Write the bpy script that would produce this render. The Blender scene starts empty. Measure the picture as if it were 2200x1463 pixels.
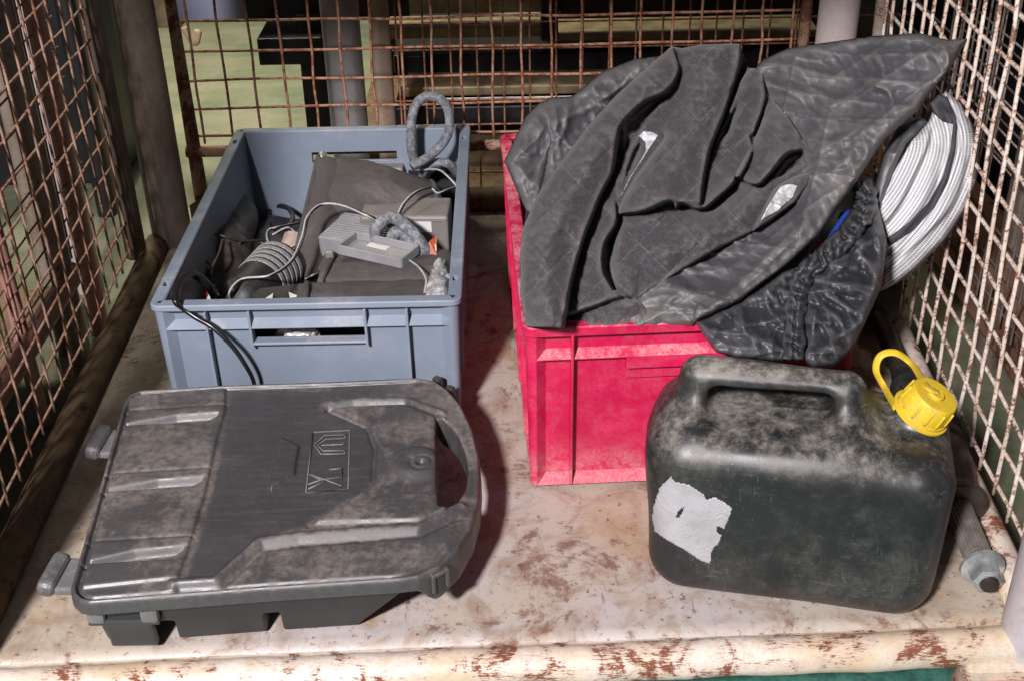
import bpy, bmesh, math, random
import numpy as np
from mathutils import Vector, Matrix

random.seed(7)
rng = np.random.default_rng(7)
scene = bpy.context.scene
col = scene.collection

# ------------------------------------------------------------------ camera
F_PX, PITCH, ROLL, CAM_H = 2650.0, math.radians(31), math.radians(1.1), 0.955
FW = np.array([0, math.cos(PITCH), -math.sin(PITCH)])
U0 = np.array([0, math.sin(PITCH), math.cos(PITCH)])
X0 = np.array([1.0, 0, 0])
RT = math.cos(ROLL) * X0 - math.sin(ROLL) * U0
UP = math.cos(ROLL) * U0 + math.sin(ROLL) * X0
CAM = np.array([0, 0, CAM_H])
cam_data = bpy.data.cameras.new('camera')
cam_data.sensor_width = 36
cam_data.lens = F_PX / 2200 * 36
cam_data.clip_start, cam_data.clip_end = 0.02, 60
cam = bpy.data.objects.new('camera', cam_data)
cam.matrix_world = Matrix(((RT[0], UP[0], -FW[0], CAM[0]), (RT[1], UP[1], -FW[1], CAM[1]),
                           (RT[2], UP[2], -FW[2], CAM[2]), (0, 0, 0, 1)))
col.objects.link(cam)
scene.camera = cam

# ------------------------------------------------------------------ world, lamps, exposure
world = bpy.data.worlds.new('World')
scene.world = world
world.use_nodes = True
bg = world.node_tree.nodes['Background']
bg.inputs[0].default_value = (0.88, 0.84, 0.86, 1)
bg.inputs[1].default_value = 0.125

def area(name, loc, target, size, power, color):
    d = bpy.data.lights.new(name, 'AREA')
    d.shape, d.size, d.energy, d.color = 'DISK', size, power, color
    o = bpy.data.objects.new(name, d)
    o.location = loc
    o.rotation_euler = (Vector(target) - Vector(loc)).to_track_quat('-Z', 'Y').to_euler()
    col.objects.link(o)
    return o
area('key_lamp', (-0.86, -1.10, 2.05), (0.05, 1.35, 0.1), 0.26, 195, (1.0, 0.95, 0.965))
hl = area('hall_lamp', (-1.2, 3.7, 3.0), (-0.75, 3.0, -0.16), 0.8, 22, (1.0, 0.93, 0.70))
hl.data.spread = math.radians(60)
scene.view_settings.view_transform = 'Standard'
scene.view_settings.look = 'None'
scene.view_settings.gamma = 1
scene.view_settings.exposure = 0.0
scene.view_settings.use_curve_mapping = False

# ------------------------------------------------------------------ reading positions off the place
def ray(u, v):
    return FW + (u - 1100) / F_PX * RT + (731.5 - v) / F_PX * UP
def WZ(u, v, z=0.0):
    d = ray(u, v); return CAM + d * ((z - CAM_H) / d[2])
def WY(u, v, y):
    d = ray(u, v); return CAM + d * (y / d[1])
def WX(u, v, x):
    d = ray(u, v); return CAM + d * (x / d[0])

# ------------------------------------------------------------------ node helpers
class NT:
    def __init__(s, name, rough=0.6, metal=0.0, spec=0.5):
        s.m = bpy.data.materials.new(name); s.m.use_nodes = True
        s.t = s.m.node_tree; s.b = s.t.nodes['Principled BSDF']
        s.b.inputs['Roughness'].default_value = rough
        s.b.inputs['Metallic'].default_value = metal
        s.b.inputs['Specular IOR Level'].default_value = spec
        s.tc = s.t.nodes.new('ShaderNodeTexCoord')
        s.geo = s.t.nodes.new('ShaderNodeNewGeometry')
    def link(s, a, b):
        if hasattr(a, 'is_output'): s.t.links.new(a, b)
        else:
            b.default_value = (*a, 1) if isinstance(a, tuple) and len(a) == 3 else a
    def noise(s, scale, detail=4, rough=0.6, vec=None, dist=0.0, stretch=None, coord='Object'):
        n = s.t.nodes.new('ShaderNodeTexNoise')
        n.inputs['Scale'].default_value = scale; n.inputs['Detail'].default_value = detail
        n.inputs['Roughness'].default_value = rough; n.inputs['Distortion'].default_value = dist
        v = vec or s.tc.outputs[coord]
        if stretch:
            mp = s.t.nodes.new('ShaderNodeMapping'); mp.inputs['Scale'].default_value = stretch
            s.t.links.new(v, mp.inputs['Vector']); v = mp.outputs[0]
        s.t.links.new(v, n.inputs['Vector']); return n.outputs['Fac']
    def voro(s, scale, feature='DISTANCE_TO_EDGE', coord='Object'):
        n = s.t.nodes.new('ShaderNodeTexVoronoi'); n.feature = feature
        n.inputs['Scale'].default_value = scale
        s.t.links.new(s.tc.outputs[coord], n.inputs['Vector']); return n.outputs['Distance']
    def ramp(s, f, a, b, lo=0.0, hi=1.0):
        n = s.t.nodes.new('ShaderNodeMapRange'); n.interpolation_type = 'SMOOTHSTEP'
        n.inputs['From Min'].default_value = a; n.inputs['From Max'].default_value = b
        n.inputs['To Min'].default_value = lo; n.inputs['To Max'].default_value = hi
        s.t.links.new(f, n.inputs['Value']); return n.outputs[0]
    def math(s, op, a, b=0.0, clamp=False):
        n = s.t.nodes.new('ShaderNodeMath'); n.operation = op; n.use_clamp = clamp
        s.link(a, n.inputs[0]); s.link(b, n.inputs[1]); return n.outputs[0]
    def mix(s, f, a, b):
        n = s.t.nodes.new('ShaderNodeMix'); n.data_type = 'RGBA'
        s.link(f, n.inputs['Factor']); s.link(a, n.inputs['A']); s.link(b, n.inputs['B'])
        return n.outputs['Result']
    def upness(s, a=0.2, b=0.9):
        n = s.t.nodes.new('ShaderNodeSeparateXYZ'); s.t.links.new(s.geo.outputs['Normal'], n.inputs[0])
        return s.ramp(n.outputs['Z'], a, b)
    def xyz(s, coord='Object'):
        n = s.t.nodes.new('ShaderNodeSeparateXYZ'); s.t.links.new(s.tc.outputs[coord], n.inputs[0]); return n.outputs
    def edges(s, a=0.52, b=0.6):
        return s.ramp(s.geo.outputs['Pointiness'], a, b)
    def bump(s, h, strength=0.3, dist=0.002):
        n = s.t.nodes.new('ShaderNodeBump'); n.inputs['Strength'].default_value = strength
        n.inputs['Distance'].default_value = dist
        s.t.links.new(h, n.inputs['Height'])
        if s.b.inputs['Normal'].is_linked:
            s.t.links.new(s.b.inputs['Normal'].links[0].from_socket, n.inputs['Normal'])
        s.t.links.new(n.outputs[0], s.b.inputs['Normal'])
    def col(s, c): s.link(c, s.b.inputs['Base Color']); return s
    def rgh(s, r): s.link(r, s.b.inputs['Roughness']); return s

MATS = {}
def painted_metal(name, paint, stain, rust, amount=0.5, scale=14, rough=0.45, streak=None):
    n = NT(name, rough)
    big = n.noise(scale * 0.35, 5, 0.65); mid = n.noise(scale, 6, 0.7, dist=0.6); fine = n.noise(scale * 9, 3, 0.6)
    c = n.mix(n.ramp(big, 0.40, 0.68), paint, stain)
    c = n.mix(n.ramp(fine, 0.45, 0.7, 0, 0.35), c, tuple(x * 0.75 for x in stain))
    msk = n.math('ADD', n.math('MULTIPLY', mid, 0.7), n.math('MULTIPLY', n.noise(scale * 4, 5, 0.75, stretch=streak), 0.42))
    th = 0.80 - 0.34 * amount
    r = n.ramp(msk, th, th + 0.05)
    rc = n.mix(n.noise(scale * 12, 3), rust, tuple(x * 0.45 for x in rust))
    c = n.mix(n.ramp(msk, th - 0.10, th + 0.02, 0, 0.5), c, tuple(0.5 * a + 0.5 * b for a, b in zip(paint, rust)))
    n.col(n.mix(r, c, rc)); n.rgh(n.ramp(r, 0, 1, rough, 0.9))
    n.bump(msk, 0.25, 0.0015); n.bump(fine, 0.15, 0.001)
    MATS[name] = n.m
    return n.m

def plastic(name, base, dust, amount=0.4, rough=0.5, scale=9, up=True, edge=0.0, scratch=0.0, grain=0.12, upw=0.75, streak=(6, 90, 40), low=None, rub=None):
    n = NT(name, rough)
    d = n.ramp(n.math('ADD', n.math('MULTIPLY', n.noise(scale, 9, 0.72, dist=0.25), 0.65), n.math('MULTIPLY', n.noise(scale * 5.5, 7, 0.75), 0.35)), 0.60 - amount * 0.30, 0.72 - amount * 0.22)
    if up:
        d = n.math('MULTIPLY', d, n.math('ADD', n.math('MULTIPLY', n.upness(), upw), 1.0 - upw))
    f2 = n.noise(scale * 14, 4, 0.7)
    if rub:                                       # where hands and loads have wiped the dust off
        ra = n.t.nodes.new('ShaderNodeAttribute'); ra.attribute_name = rub
        w_ = n.math('MULTIPLY', n.math('ADD', ra.outputs['Fac'], n.math('MULTIPLY', n.math('SUBTRACT', n.noise(35, 5, 0.7), 0.5), 0.9)), 1.0, True)
        wipe = n.ramp(w_, 0.22, 0.80, 0.0, 0.92)
        d = n.math('ADD', n.math('MULTIPLY', n.math('MAXIMUM', d, 0.16), n.math('SUBTRACT', 1.0, wipe)), n.math('MULTIPLY', n.ramp(n.noise(2.5, 6, 0.7, stretch=(6, 70, 30)), 0.45, 0.72, 0.04, 0.30), wipe))
    if low:                                       # splashed dirt clinging to the lower wall
        sp_ = n.math('MULTIPLY', n.ramp(n.xyz()[2], 0.0, low, 1, 0), n.ramp(n.noise(scale * 1.6, 6, 0.75), 0.34, 0.62))
        d = n.math('MAXIMUM', d, n.math('MULTIPLY', sp_, 0.8))
    d = n.math('MULTIPLY', d, n.ramp(f2, 0.30, 0.62, 0.30, 1.0))
    c = n.mix(n.ramp(n.noise(scale * 0.5, 3), 0.3, 0.7, 0, 0.35), base, tuple(min(1, x * 1.8) for x in base))
    c = n.mix(d, c, dust)
    if scratch:
        for st in (streak, (streak[1], streak[0], streak[2]), (streak[2], streak[1] * .3, streak[0] * 2)):
            sc = n.ramp(n.noise(3.0, 7, 0.78, dist=0.35, stretch=st), 0.585, 0.66, 0, scratch)
            c = n.mix(n.math('MULTIPLY', sc, n.ramp(n.noise(scale * 1.3, 3), 0.40, 0.62)), c, tuple(0.45 * a + 0.55 * b for a, b in zip(base, dust)))
    if edge:
        c = n.mix(n.math('MULTIPLY', n.edges(), edge), c, tuple(min(1, 1.3 * x + 0.03) for x in dust))
    n.col(c); n.rgh(n.math('ADD', n.math('MULTIPLY', d, 0.35), rough, True))
    n.bump(n.noise(500, 2), grain, 0.0006); n.bump(f2, 0.08, 0.001)
    MATS[name] = n.m
    return n.m

def simple(name, c, rough=0.5, metal=0.0, var=0.25, scale=30, emis=None):
    n = NT(name, rough, metal)
    f = n.noise(scale, 4)
    n.col(n.mix(n.ramp(f, 0.3, 0.7), c, tuple(x * (1 - var) for x in c)))
    n.bump(f, 0.1, 0.001)
    MATS[name] = n.m
    return n.m

def fabric(name, c, dust, weave=900, amount=0.3, rough=0.85, crumple=0.0, sheen=0.0, stitch=False, grain=0.35):
    n = NT(name, rough)
    big = n.noise(7, 6, 0.7, dist=0.7)
    cc = n.mix(n.ramp(big, 0.64 - 0.4 * amount, 0.85 - 0.3 * amount, 0, 0.85), c, dust)
    if crumple:
        n.bump(n.noise(26, 4, 0.55, dist=0.8), crumple, 0.008)
    wa = n.t.nodes.new('ShaderNodeAttribute'); wa.attribute_name = 'crease_sheen'          # sheen along the creases, painted into the colour as pale lines
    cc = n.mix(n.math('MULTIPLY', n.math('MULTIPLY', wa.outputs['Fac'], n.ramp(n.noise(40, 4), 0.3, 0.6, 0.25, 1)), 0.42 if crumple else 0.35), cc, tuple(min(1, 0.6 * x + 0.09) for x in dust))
    wb = n.t.nodes.new('ShaderNodeAttribute'); wb.attribute_name = 'crest'         # dust and painted fold highlights on the broad crests
    cc = n.mix(n.math('MULTIPLY', n.math('MULTIPLY', wb.outputs['Fac'], n.ramp(n.noise(22, 5, 0.7), 0.30, 0.65, 0.2, 1)), 0.6), cc, dust)
    fz = n.noise(weave, 2, 0.8)
    cc = n.mix(n.ramp(fz, 0.45, 0.72, 0, grain), cc, tuple(min(1, x * 2.0 + 0.02) for x in c))
    if stitch:
        u, v, w = n.xyz('UV')
        for op in ('ADD', 'SUBTRACT'):
            k = n.math('FRACT', n.math('MULTIPLY', n.math(op, u, v), 13.0))
            ln = n.ramp(n.math('ABSOLUTE', n.math('SUBTRACT', k, 0.5)), 0.008, 0.020, 1, 0)
            dash = n.ramp(n.noise(420, 2), 0.42, 0.55)
            n.bump(n.ramp(n.math('ABSOLUTE', n.math('SUBTRACT', k, 0.5)), 0.0, 0.12, 0, 1), 0.35, 0.003)
            cc = n.mix(n.math('MULTIPLY', n.math('MULTIPLY', ln, dash), 0.30), cc, (0.22, 0.20, 0.18))
    n.col(cc)
    n.bump(fz, 0.35, 0.0009)
    if sheen:
        n.b.inputs['Sheen Weight'].default_value = sheen
    MATS[name] = n.m
    return n.m

# ------------------------------------------------------------------ mesh helpers
def new_obj(name, me, mat, parent=None, smooth=False):
    if mat: me.materials.append(MATS[mat] if isinstance(mat, str) else mat)
    if smooth:
        me.polygons.foreach_set('use_smooth', np.ones(len(me.polygons), dtype=bool))
    o = bpy.data.objects.new(name, me)
    col.objects.link(o)
    if parent: attach(o, parent)
    return o
def attach(o, parent):
    o.parent = parent
    if parent.get('world_parts'):
        o.matrix_parent_inverse = Matrix.Translation(-Vector(parent['origin']))
def thing(name, label, cat, loc=(0, 0, 0), rz=0.0, group=None, world_parts=True):
    e = bpy.data.objects.new(name, None); col.objects.link(e)
    e.empty_display_size = 0.05
    e.location = loc; e.rotation_euler = (0, 0, rz)
    e['label'] = label; e['category'] = cat
    if group: e['group'] = group
    if world_parts:
        e['world_parts'] = 1; e['origin'] = list(map(float, loc))
    return e
def tag(o, label, cat, group=None):
    o['label'] = label; o['category'] = cat
    if group: o['group'] = group
    return o
def pymesh(name, v, f, uvs=None):
    me = bpy.data.meshes.new(name)
    me.from_pydata([tuple(map(float, p)) for p in v], [], f)
    if uvs is not None:
        ul = me.uv_layers.new(name='UVMap')
        idx = np.empty(len(me.loops), dtype=np.int32); me.loops.foreach_get('vertex_index', idx)
        ul.data.foreach_set('uv', np.asarray(uvs, dtype=np.float32)[idx].ravel())
    me.validate(); me.update()
    return me
def box(name, c, s, mat, parent=None, bev=0.002, rot=None, taper=None, seg=2):
    """bevelled block: centre, full size, optional 3x3 rotation, optional top scale"""
    bm = bmesh.new(); bmesh.ops.create_cube(bm, size=1)
    for vtx in bm.verts:
        t = taper if (taper and vtx.co.z > 0) else (1, 1)
        vtx.co = Vector((vtx.co.x * s[0] * t[0], vtx.co.y * s[1] * t[1], vtx.co.z * s[2]))
    if bev: bmesh.ops.bevel(bm, geom=bm.edges[:], offset=bev, segments=seg, affect='EDGES', profile=0.5)
    M = Matrix.Translation(Vector(c)) @ (rot.to_4x4() if rot else Matrix())
    bm.transform(M)
    me = bpy.data.meshes.new(name); bm.to_mesh(me); bm.free()
    return new_obj(name, me, mat, parent)
def rotz(a): return Matrix.Rotation(a, 3, 'Z')
def euler(x, y, z): return Matrix.Rotation(z, 3, 'Z') @ Matrix.Rotation(y, 3, 'Y') @ Matrix.Rotation(x, 3, 'X')
def catmull(P, n, closed=False):
    P = np.asarray(P, float)
    if closed: Q = np.concatenate([P[-1:], P, P[:2]]); m = len(P)
    else: Q = np.concatenate([(2 * P[0] - P[1])[None], P, (2 * P[-1] - P[-2])[None]]); m = len(P) - 1
    ts = np.linspace(0, m, n, endpoint=not closed)
    i = np.minimum(ts.astype(int), m - 1); t = (ts - i)[(...,) + (None,) * (P.ndim - 1)]
    a, b, c, d = Q[i], Q[i + 1], Q[i + 2], Q[i + 3]
    return 0.5 * (2 * b + (c - a) * t + (2 * a - 5 * b + 4 * c - d) * t * t + (3 * b - a - 3 * c + d) * t ** 3)
def tube(name, pts, r, mat, parent=None, n=None, seg=8, flat=1.0, smooth_path=True, closed=False, rfun=None):
    pts = np.asarray(pts, float)
    P = catmull(pts, n or len(pts) * 8, closed) if smooth_path and len(pts) > 2 else pts
    T = np.gradient(P, axis=0)
    if closed: T = np.roll(P, -1, 0) - np.roll(P, 1, 0)
    T /= np.linalg.norm(T, axis=1)[:, None] + 1e-12
    ref = np.array([0, 0, 1.0]) if abs(T[0][2]) < 0.9 else np.array([0, 1.0, 0])
    N = np.cross(T[0], ref); N /= np.linalg.norm(N)
    V = []
    for k in range(len(P)):
        N = N - T[k] * (N @ T[k]); N /= np.linalg.norm(N) + 1e-12
        B = np.cross(T[k], N)
        rr = r if rfun is None else rfun(k / (len(P) - 1)) 
        for j in range(seg):
            a = 2 * math.pi * j / seg
            V.append(P[k] + rr * (math.cos(a) * N + flat * math.sin(a) * B))
    F = []
    m = len(P)
    for k in range(m if closed else m - 1):
        for j in range(seg):
            k2 = (k + 1) % m
            F.append((k * seg + j, k * seg + (j + 1) % seg, k2 * seg + (j + 1) % seg, k2 * seg + j))
    if not closed:
        F.append(tuple(range(seg))[::-1]); F.append(tuple((m - 1) * seg + j for j in range(seg)))
    return new_obj(name, pymesh(name, V, F), mat, parent, True)
def lathe(name, prof, p0, p1dir, mat, parent=None, seg=32, ridges=None, smooth=True):
    """profile of (distance along axis, radius); axis starts at p0"""
    A = np.asarray(p1dir, float); A /= np.linalg.norm(A)
    ref = np.array([0, 0, 1.0]) if abs(A[2]) < 0.9 else np.array([1.0, 0, 0])
    N = np.cross(A, ref); N /= np.linalg.norm(N); B = np.cross(A, N)
    V, F = [], []
    for s, r in prof:
        for j in range(seg):
            a = 2 * math.pi * j / seg
            rr = r * (ridges(j) if ridges else 1)
            V.append(np.asarray(p0) + A * s + rr * (math.cos(a) * N + math.sin(a) * B))
    for k in range(len(prof) - 1):
        for j in range(seg):
            F.append((k * seg + j, (k + 1) * seg + j, (k + 1) * seg + (j + 1) % seg, k * seg + (j + 1) % seg))
    F.append(tuple(range(seg))); F.append(tuple((len(prof) - 1) * seg + j for j in range(seg))[::-1])
    o = new_obj(name, pymesh(name, V, F), mat, parent, smooth)
    if smooth: o.data.set_sharp_from_angle(angle=math.radians(40))
    return o

# --- smooth value noise on arrays of points
def vnoise(P, seed=0):
    P = np.asarray(P, float) + seed * 17.31
    i = np.floor(P).astype(np.int64); f = P - i; f = f * f * (3 - 2 * f)
    def h(x, y, z):
        n = (x * 374761393 + y * 668265263 + z * 2147483647 + seed * 97531) & 0xffffffff
        n = ((n ^ (n >> 13)) * 1274126177) & 0xffffffff
        return ((n ^ (n >> 16)) & 0xffff) / 65535.0
    r = 0
    for dx in (0, 1):
        for dy in (0, 1):
            for dz in (0, 1):
                w = (f[..., 0] if dx else 1 - f[..., 0]) * (f[..., 1] if dy else 1 - f[..., 1]) * (f[..., 2] if dz else 1 - f[..., 2])
                r = r + w * h(i[..., 0] + dx, i[..., 1] + dy, i[..., 2] + dz)
    return r
def fbm(P, seed=0, oct=4, ridged=False):
    a, s, t = 0, 1.0, 0
    P = np.asarray(P, float)
    for k in range(oct):
        n = vnoise(P * 2 ** k, seed + k)
        if ridged: n = 1 - np.abs(2 * n - 1)
        a = a + n * s; t += s; s *= 0.5
    return a / t

# --- signed distance solids
def sd_poly(x, y, poly):
    poly = np.asarray(poly, float); n = len(poly)
    d = np.full(x.shape, 1e9); sgn = np.ones(x.shape)
    for i in range(n):
        a, b = poly[i], poly[i - 1]
        ex, ey = b[0] - a[0], b[1] - a[1]
        wx, wy = x - a[0], y - a[1]
        t = np.clip((wx * ex + wy * ey) / (ex * ex + ey * ey), 0, 1)
        d = np.minimum(d, (wx - ex * t) ** 2 + (wy - ey * t) ** 2)
        c1 = y >= a[1]; c2 = y < b[1]; c3 = ex * wy > ey * wx
        sgn = np.where((c1 & c2 & c3) | (~c1 & ~c2 & ~c3), -sgn, sgn)
    return sgn * np.sqrt(d)
def sd_line(x, y, pts):
    d = np.full(x.shape, 1e9)
    for a, b in zip(pts[:-1], pts[1:]):
        ex, ey = b[0] - a[0], b[1] - a[1]
        wx, wy = x - a[0], y - a[1]
        t = np.clip((wx * ex + wy * ey) / (ex * ex + ey * ey), 0, 1)
        d = np.minimum(d, np.hypot(wx - ex * t, wy - ey * t))
    return d
def sd_rbox(x, y, z, c, b, r):
    qx, qy, qz = np.abs(x - c[0]) - b[0] + r, np.abs(y - c[1]) - b[1] + r, np.abs(z - c[2]) - b[2] + r
    return np.sqrt(np.maximum(qx, 0) ** 2 + np.maximum(qy, 0) ** 2 + np.maximum(qz, 0) ** 2) + np.minimum(np.maximum(qx, np.maximum(qy, qz)), 0) - r
def smin(a, b, k):
    h = np.clip(0.5 + 0.5 * (b - a) / k, 0, 1); return b + (a - b) * h - k * h * (1 - h)
def smax(a, b, k): return -smin(-a, -b, k)
def sstep(x, a, b):
    t = np.clip((x - a) / (b - a), 0, 1); return t * t * (3 - 2 * t)
def surface(name, fn, lo, hi, h, mat, parent=None, **kw):
    lo, hi = np.asarray(lo, float), np.asarray(hi, float)
    ax = [np.arange(lo[k], hi[k] + h, h) for k in range(3)]
    X, Y, Z = np.meshgrid(*ax, indexing='ij')
    f = fn(X, Y, Z).astype(np.float32)
    ins = f < 0
    s = np.array(f.shape) - 1
    cnt = np.zeros(s, np.int16)
    for dx in (0, 1):
        for dy in (0, 1):
            for dz in (0, 1):
                cnt += ins[dx:dx + s[0], dy:dy + s[1], dz:dz + s[2]]
    act = np.argwhere((cnt > 0) & (cnt < 8))
    vid = -np.ones(s, np.int64); vid[tuple(act.T)] = np.arange(len(act))
    acc = np.zeros((len(act), 3)); num = np.zeros(len(act))
    for axn in range(3):
        o1, o2 = [k for k in range(3) if k != axn]
        for da in (0, 1):
            for db in (0, 1):
                p = act.copy(); p[:, o1] += da; p[:, o2] += db
                q = p.copy(); q[:, axn] += 1
                fp, fq = f[tuple(p.T)], f[tuple(q.T)]
                m = (fp < 0) != (fq < 0)
                t = np.where(m, fp / np.where(m, fp - fq, 1), 0)
                pos = p.astype(float); pos[:, axn] += t
                acc += pos * m[:, None]; num += m
    V = lo + acc / num[:, None] * h
    Fs = []
    for axn in range(3):
        o1, o2 = [(1, 2), (2, 0), (0, 1)][axn]
        sl0 = [slice(None)] * 3; sl1 = [slice(None)] * 3
        sl0[axn] = slice(0, -1); sl1[axn] = slice(1, None)
        ch = ins[tuple(sl0)] != ins[tuple(sl1)]
        E = np.argwhere(ch)
        E = E[(E[:, o1] > 0) & (E[:, o2] > 0) & (E[:, o1] < s[o1]) & (E[:, o2] < s[o2])]
        flip = ~ins[tuple(E.T)]
        def cell(d1, d2):
            q = E.copy(); q[:, o1] += d1; q[:, o2] += d2; return vid[tuple(q.T)]
        quad = np.stack([cell(-1, -1), cell(0, -1), cell(0, 0), cell(-1, 0)], 1)
        quad[flip] = quad[flip][:, ::-1]
        Fs.append(quad)
    Q = np.vstack(Fs); Q = Q[(Q >= 0).all(1)]
    me = bpy.data.meshes.new(name)
    me.vertices.add(len(V)); me.vertices.foreach_set('co', V.astype(np.float32).ravel())
    me.loops.add(Q.size); me.loops.foreach_set('vertex_index', Q.astype(np.int32).ravel())
    me.polygons.add(len(Q)); me.polygons.foreach_set('loop_start', np.arange(0, Q.size, 4, dtype=np.int32))
    me.update(calc_edges=True); me.validate()
    return new_obj(name, me, mat, parent, True)

# --- cloth: a net of points is smoothed into a sheet whose borders roll under
def sheet(name, net, mat, parent=None, nu=60, nv=60, amp=0.003, freq=18, ridged=False, roll=(0, 0.021, -0.027), seed=1, sides='LRTB', amp2=0.0, freq2=60):
    net = np.asarray(net, float)
    rl = np.asarray(roll)
    if 'L' in sides: net = np.concatenate([net[:, :1] + rl, net], 1)
    if 'R' in sides: net = np.concatenate([net, net[:, -1:] + rl], 1)
    if 'B' in sides: net = np.concatenate([net[:1] + rl, net], 0)
    if 'T' in sides: net = np.concatenate([net, net[-1:] + rl], 0)
    A = catmull(net, nv)
    A = catmull(A.transpose(1, 0, 2), nu).transpose(1, 0, 2)      # nv x nu x 3
    du = np.gradient(A, axis=1); dv = np.gradient(A, axis=0)
    N = np.cross(du, dv); N /= np.linalg.norm(N, axis=2)[..., None] + 1e-9
    flip = np.sum(N * (CAM - A), axis=2).mean() < 0
    if flip: N = -N
    d = amp * 2 * (fbm(A * freq, seed, 4, ridged) - 0.5)
    if amp2: d = d + amp2 * 2 * (fbm(A * freq2, seed + 9, 3, True) - 0.5)
    A = A + N * d[..., None]
    L = np.concatenate([[0], np.cumsum(np.linalg.norm(np.diff(A[nv // 2], axis=0), axis=1))])
    Lv = np.concatenate([[0], np.cumsum(np.linalg.norm(np.diff(A[:, nu // 2], axis=0), axis=1))])
    UV = np.stack(np.meshgrid(L, Lv), -1).reshape(-1, 2)
    F = []
    for k in range(nv - 1):
        for j in range(nu - 1):
            q = (k * nu + j, k * nu + j + 1, (k + 1) * nu + j + 1, (k + 1) * nu + j)
            F.append(q[::-1] if flip else q)
    o = new_obj(name, pymesh(name, A.reshape(-1, 3), F, UV), mat, parent, True)
    sd = o.modifiers.new('thickness', 'SOLIDIFY'); sd.thickness = 0.0025; sd.offset = -1
    return o

# ------------------------------------------------------------------ materials
n = NT('floor_paint', 0.5)
zone = n.noise(2.3, 4, 0.6); mot = n.noise(16, 7, 0.72, dist=0.5); pat = n.noise(7.5, 8, 0.74, dist=0.9); sp = n.noise(120, 4, 0.7); sp2 = n.noise(38, 5, 0.7)
c = n.mix(n.ramp(zone, 0.40, 0.58), (0.415, 0.375, 0.365), (0.40, 0.345, 0.275))
c = n.mix(n.ramp(mot, 0.44, 0.64, 0, 0.8), c, (0.26, 0.185, 0.135))
c = n.mix(n.ramp(n.noise(5, 5, 0.65), 0.52, 0.66, 0, 0.55), c, (0.33, 0.21, 0.10))
rustc = n.mix(n.noise(60, 4), (0.20, 0.085, 0.055), (0.10, 0.04, 0.025))
rm = n.ramp(n.math('ADD', n.math('MULTIPLY', pat, 0.72), n.math('MULTIPLY', sp2, 0.28)), 0.530, 0.600, 0, 0.8)
c = n.mix(rm, c, rustc)
c = n.mix(n.ramp(sp, 0.60, 0.67, 0, 0.8), c, (0.12, 0.06, 0.04))
c = n.mix(n.ramp(n.noise(2.0, 6, 0.75, stretch=(60, 5, 1)), 0.61, 0.66, 0, 0.6), c, (0.17, 0.07, 0.04))
c = n.mix(n.ramp(n.noise(2.0, 6, 0.75, stretch=(4, 80, 1)), 0.67, 0.70, 0, 0.45), c, (0.62, 0.57, 0.52))
n.col(c); n.rgh(n.ramp(rm, 0, 1, 0.48, 0.85)); n.bump(sp, 0.12, 0.001); n.bump(rm, 0.2, -0.001)
MATS['floor_paint'] = n.m
painted_metal('rail_paint', (0.62, 0.55, 0.48), (0.52, 0.40, 0.26), (0.22, 0.07, 0.03), 0.62, 22, 0.45, streak=(1, 6, 6))
painted_metal('side_rail_rust', (0.16, 0.11, 0.06), (0.10, 0.06, 0.03), (0.10, 0.045, 0.02), 0.6, 25, 0.7)
painted_metal('wire_rust', (0.36, 0.20, 0.13), (0.30, 0.13, 0.07), (0.24, 0.085, 0.04), 0.75, 40, 0.7)
painted_metal('wire_brown', (0.33, 0.21, 0.155), (0.26, 0.14, 0.085), (0.19, 0.08, 0.04), 0.7, 40, 0.75)
painted_metal('wire_white', (0.72, 0.64, 0.58), (0.58, 0.44, 0.34), (0.26, 0.11, 0.06), 0.66, 60, 0.5)
painted_metal('wire_dark', (0.17, 0.15, 0.14), (0.12, 0.09, 0.07), (0.12, 0.05, 0.03), 0.6, 40, 0.6)
painted_metal('post_brown', (0.20, 0.16, 0.13), (0.14, 0.10, 0.075), (0.06, 0.035, 0.02), 0.35, 26, 0.38)
painted_metal('post_lilac', (0.42, 0.38, 0.40), (0.40, 0.34, 0.32), (0.30, 0.14, 0.08), 0.30, 12, 0.4)
painted_metal('post_grey', (0.24, 0.23, 0.24), (0.20, 0.18, 0.17), (0.22, 0.10, 0.06), 0.3, 14, 0.5)
painted_metal('post_beige', (0.32, 0.25, 0.19), (0.26, 0.19, 0.14), (0.20, 0.09, 0.05), 0.4, 16, 0.5)
painted_metal('tube_rust', (0.30, 0.20, 0.15), (0.22, 0.11, 0.06), (0.15, 0.055, 0.025), 0.75, 24, 0.7)
painted_metal('tube_pink', (0.40, 0.20, 0.18), (0.30, 0.14, 0.12), (0.14, 0.06, 0.05), 0.5, 20, 0.6)
painted_metal('rust_plate', (0.26, 0.13, 0.09), (0.18, 0.08, 0.05), (0.10, 0.035, 0.02), 0.6, 12, 0.85)
painted_metal('foot_rust', (0.46, 0.30, 0.25), (0.32, 0.15, 0.11), (0.17, 0.05, 0.035), 0.6, 16, 0.6)
plastic('grey_plastic', (0.150, 0.182, 0.230), (0.33, 0.33, 0.36), 0.38, 0.46, 8, True, 0.12, 0.12, 0.06)
plastic('red_plastic', (0.42, 0.001, 0.050), (0.56, 0.25, 0.26), 0.56, 0.50, 22, True, 0.0, 0.12, 0.06, upw=0.86, streak=(30, 30, 4), low=0.085)
plastic('case_plastic', (0.038, 0.037, 0.040), (0.155, 0.134, 0.120), 0.60, 0.36, 8, True, 0.10, 0.40, 0.10, rub='rub')
plastic('case_dark', (0.018, 0.019, 0.020), (0.09, 0.085, 0.075), 0.30, 0.42, 8, True, 0.15, 0.2, 0.10)
plastic('latch_plastic', (0.045, 0.045, 0.048), (0.17, 0.16, 0.16), 0.4, 0.4, 60, False, 0.5, 0.2)
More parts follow.
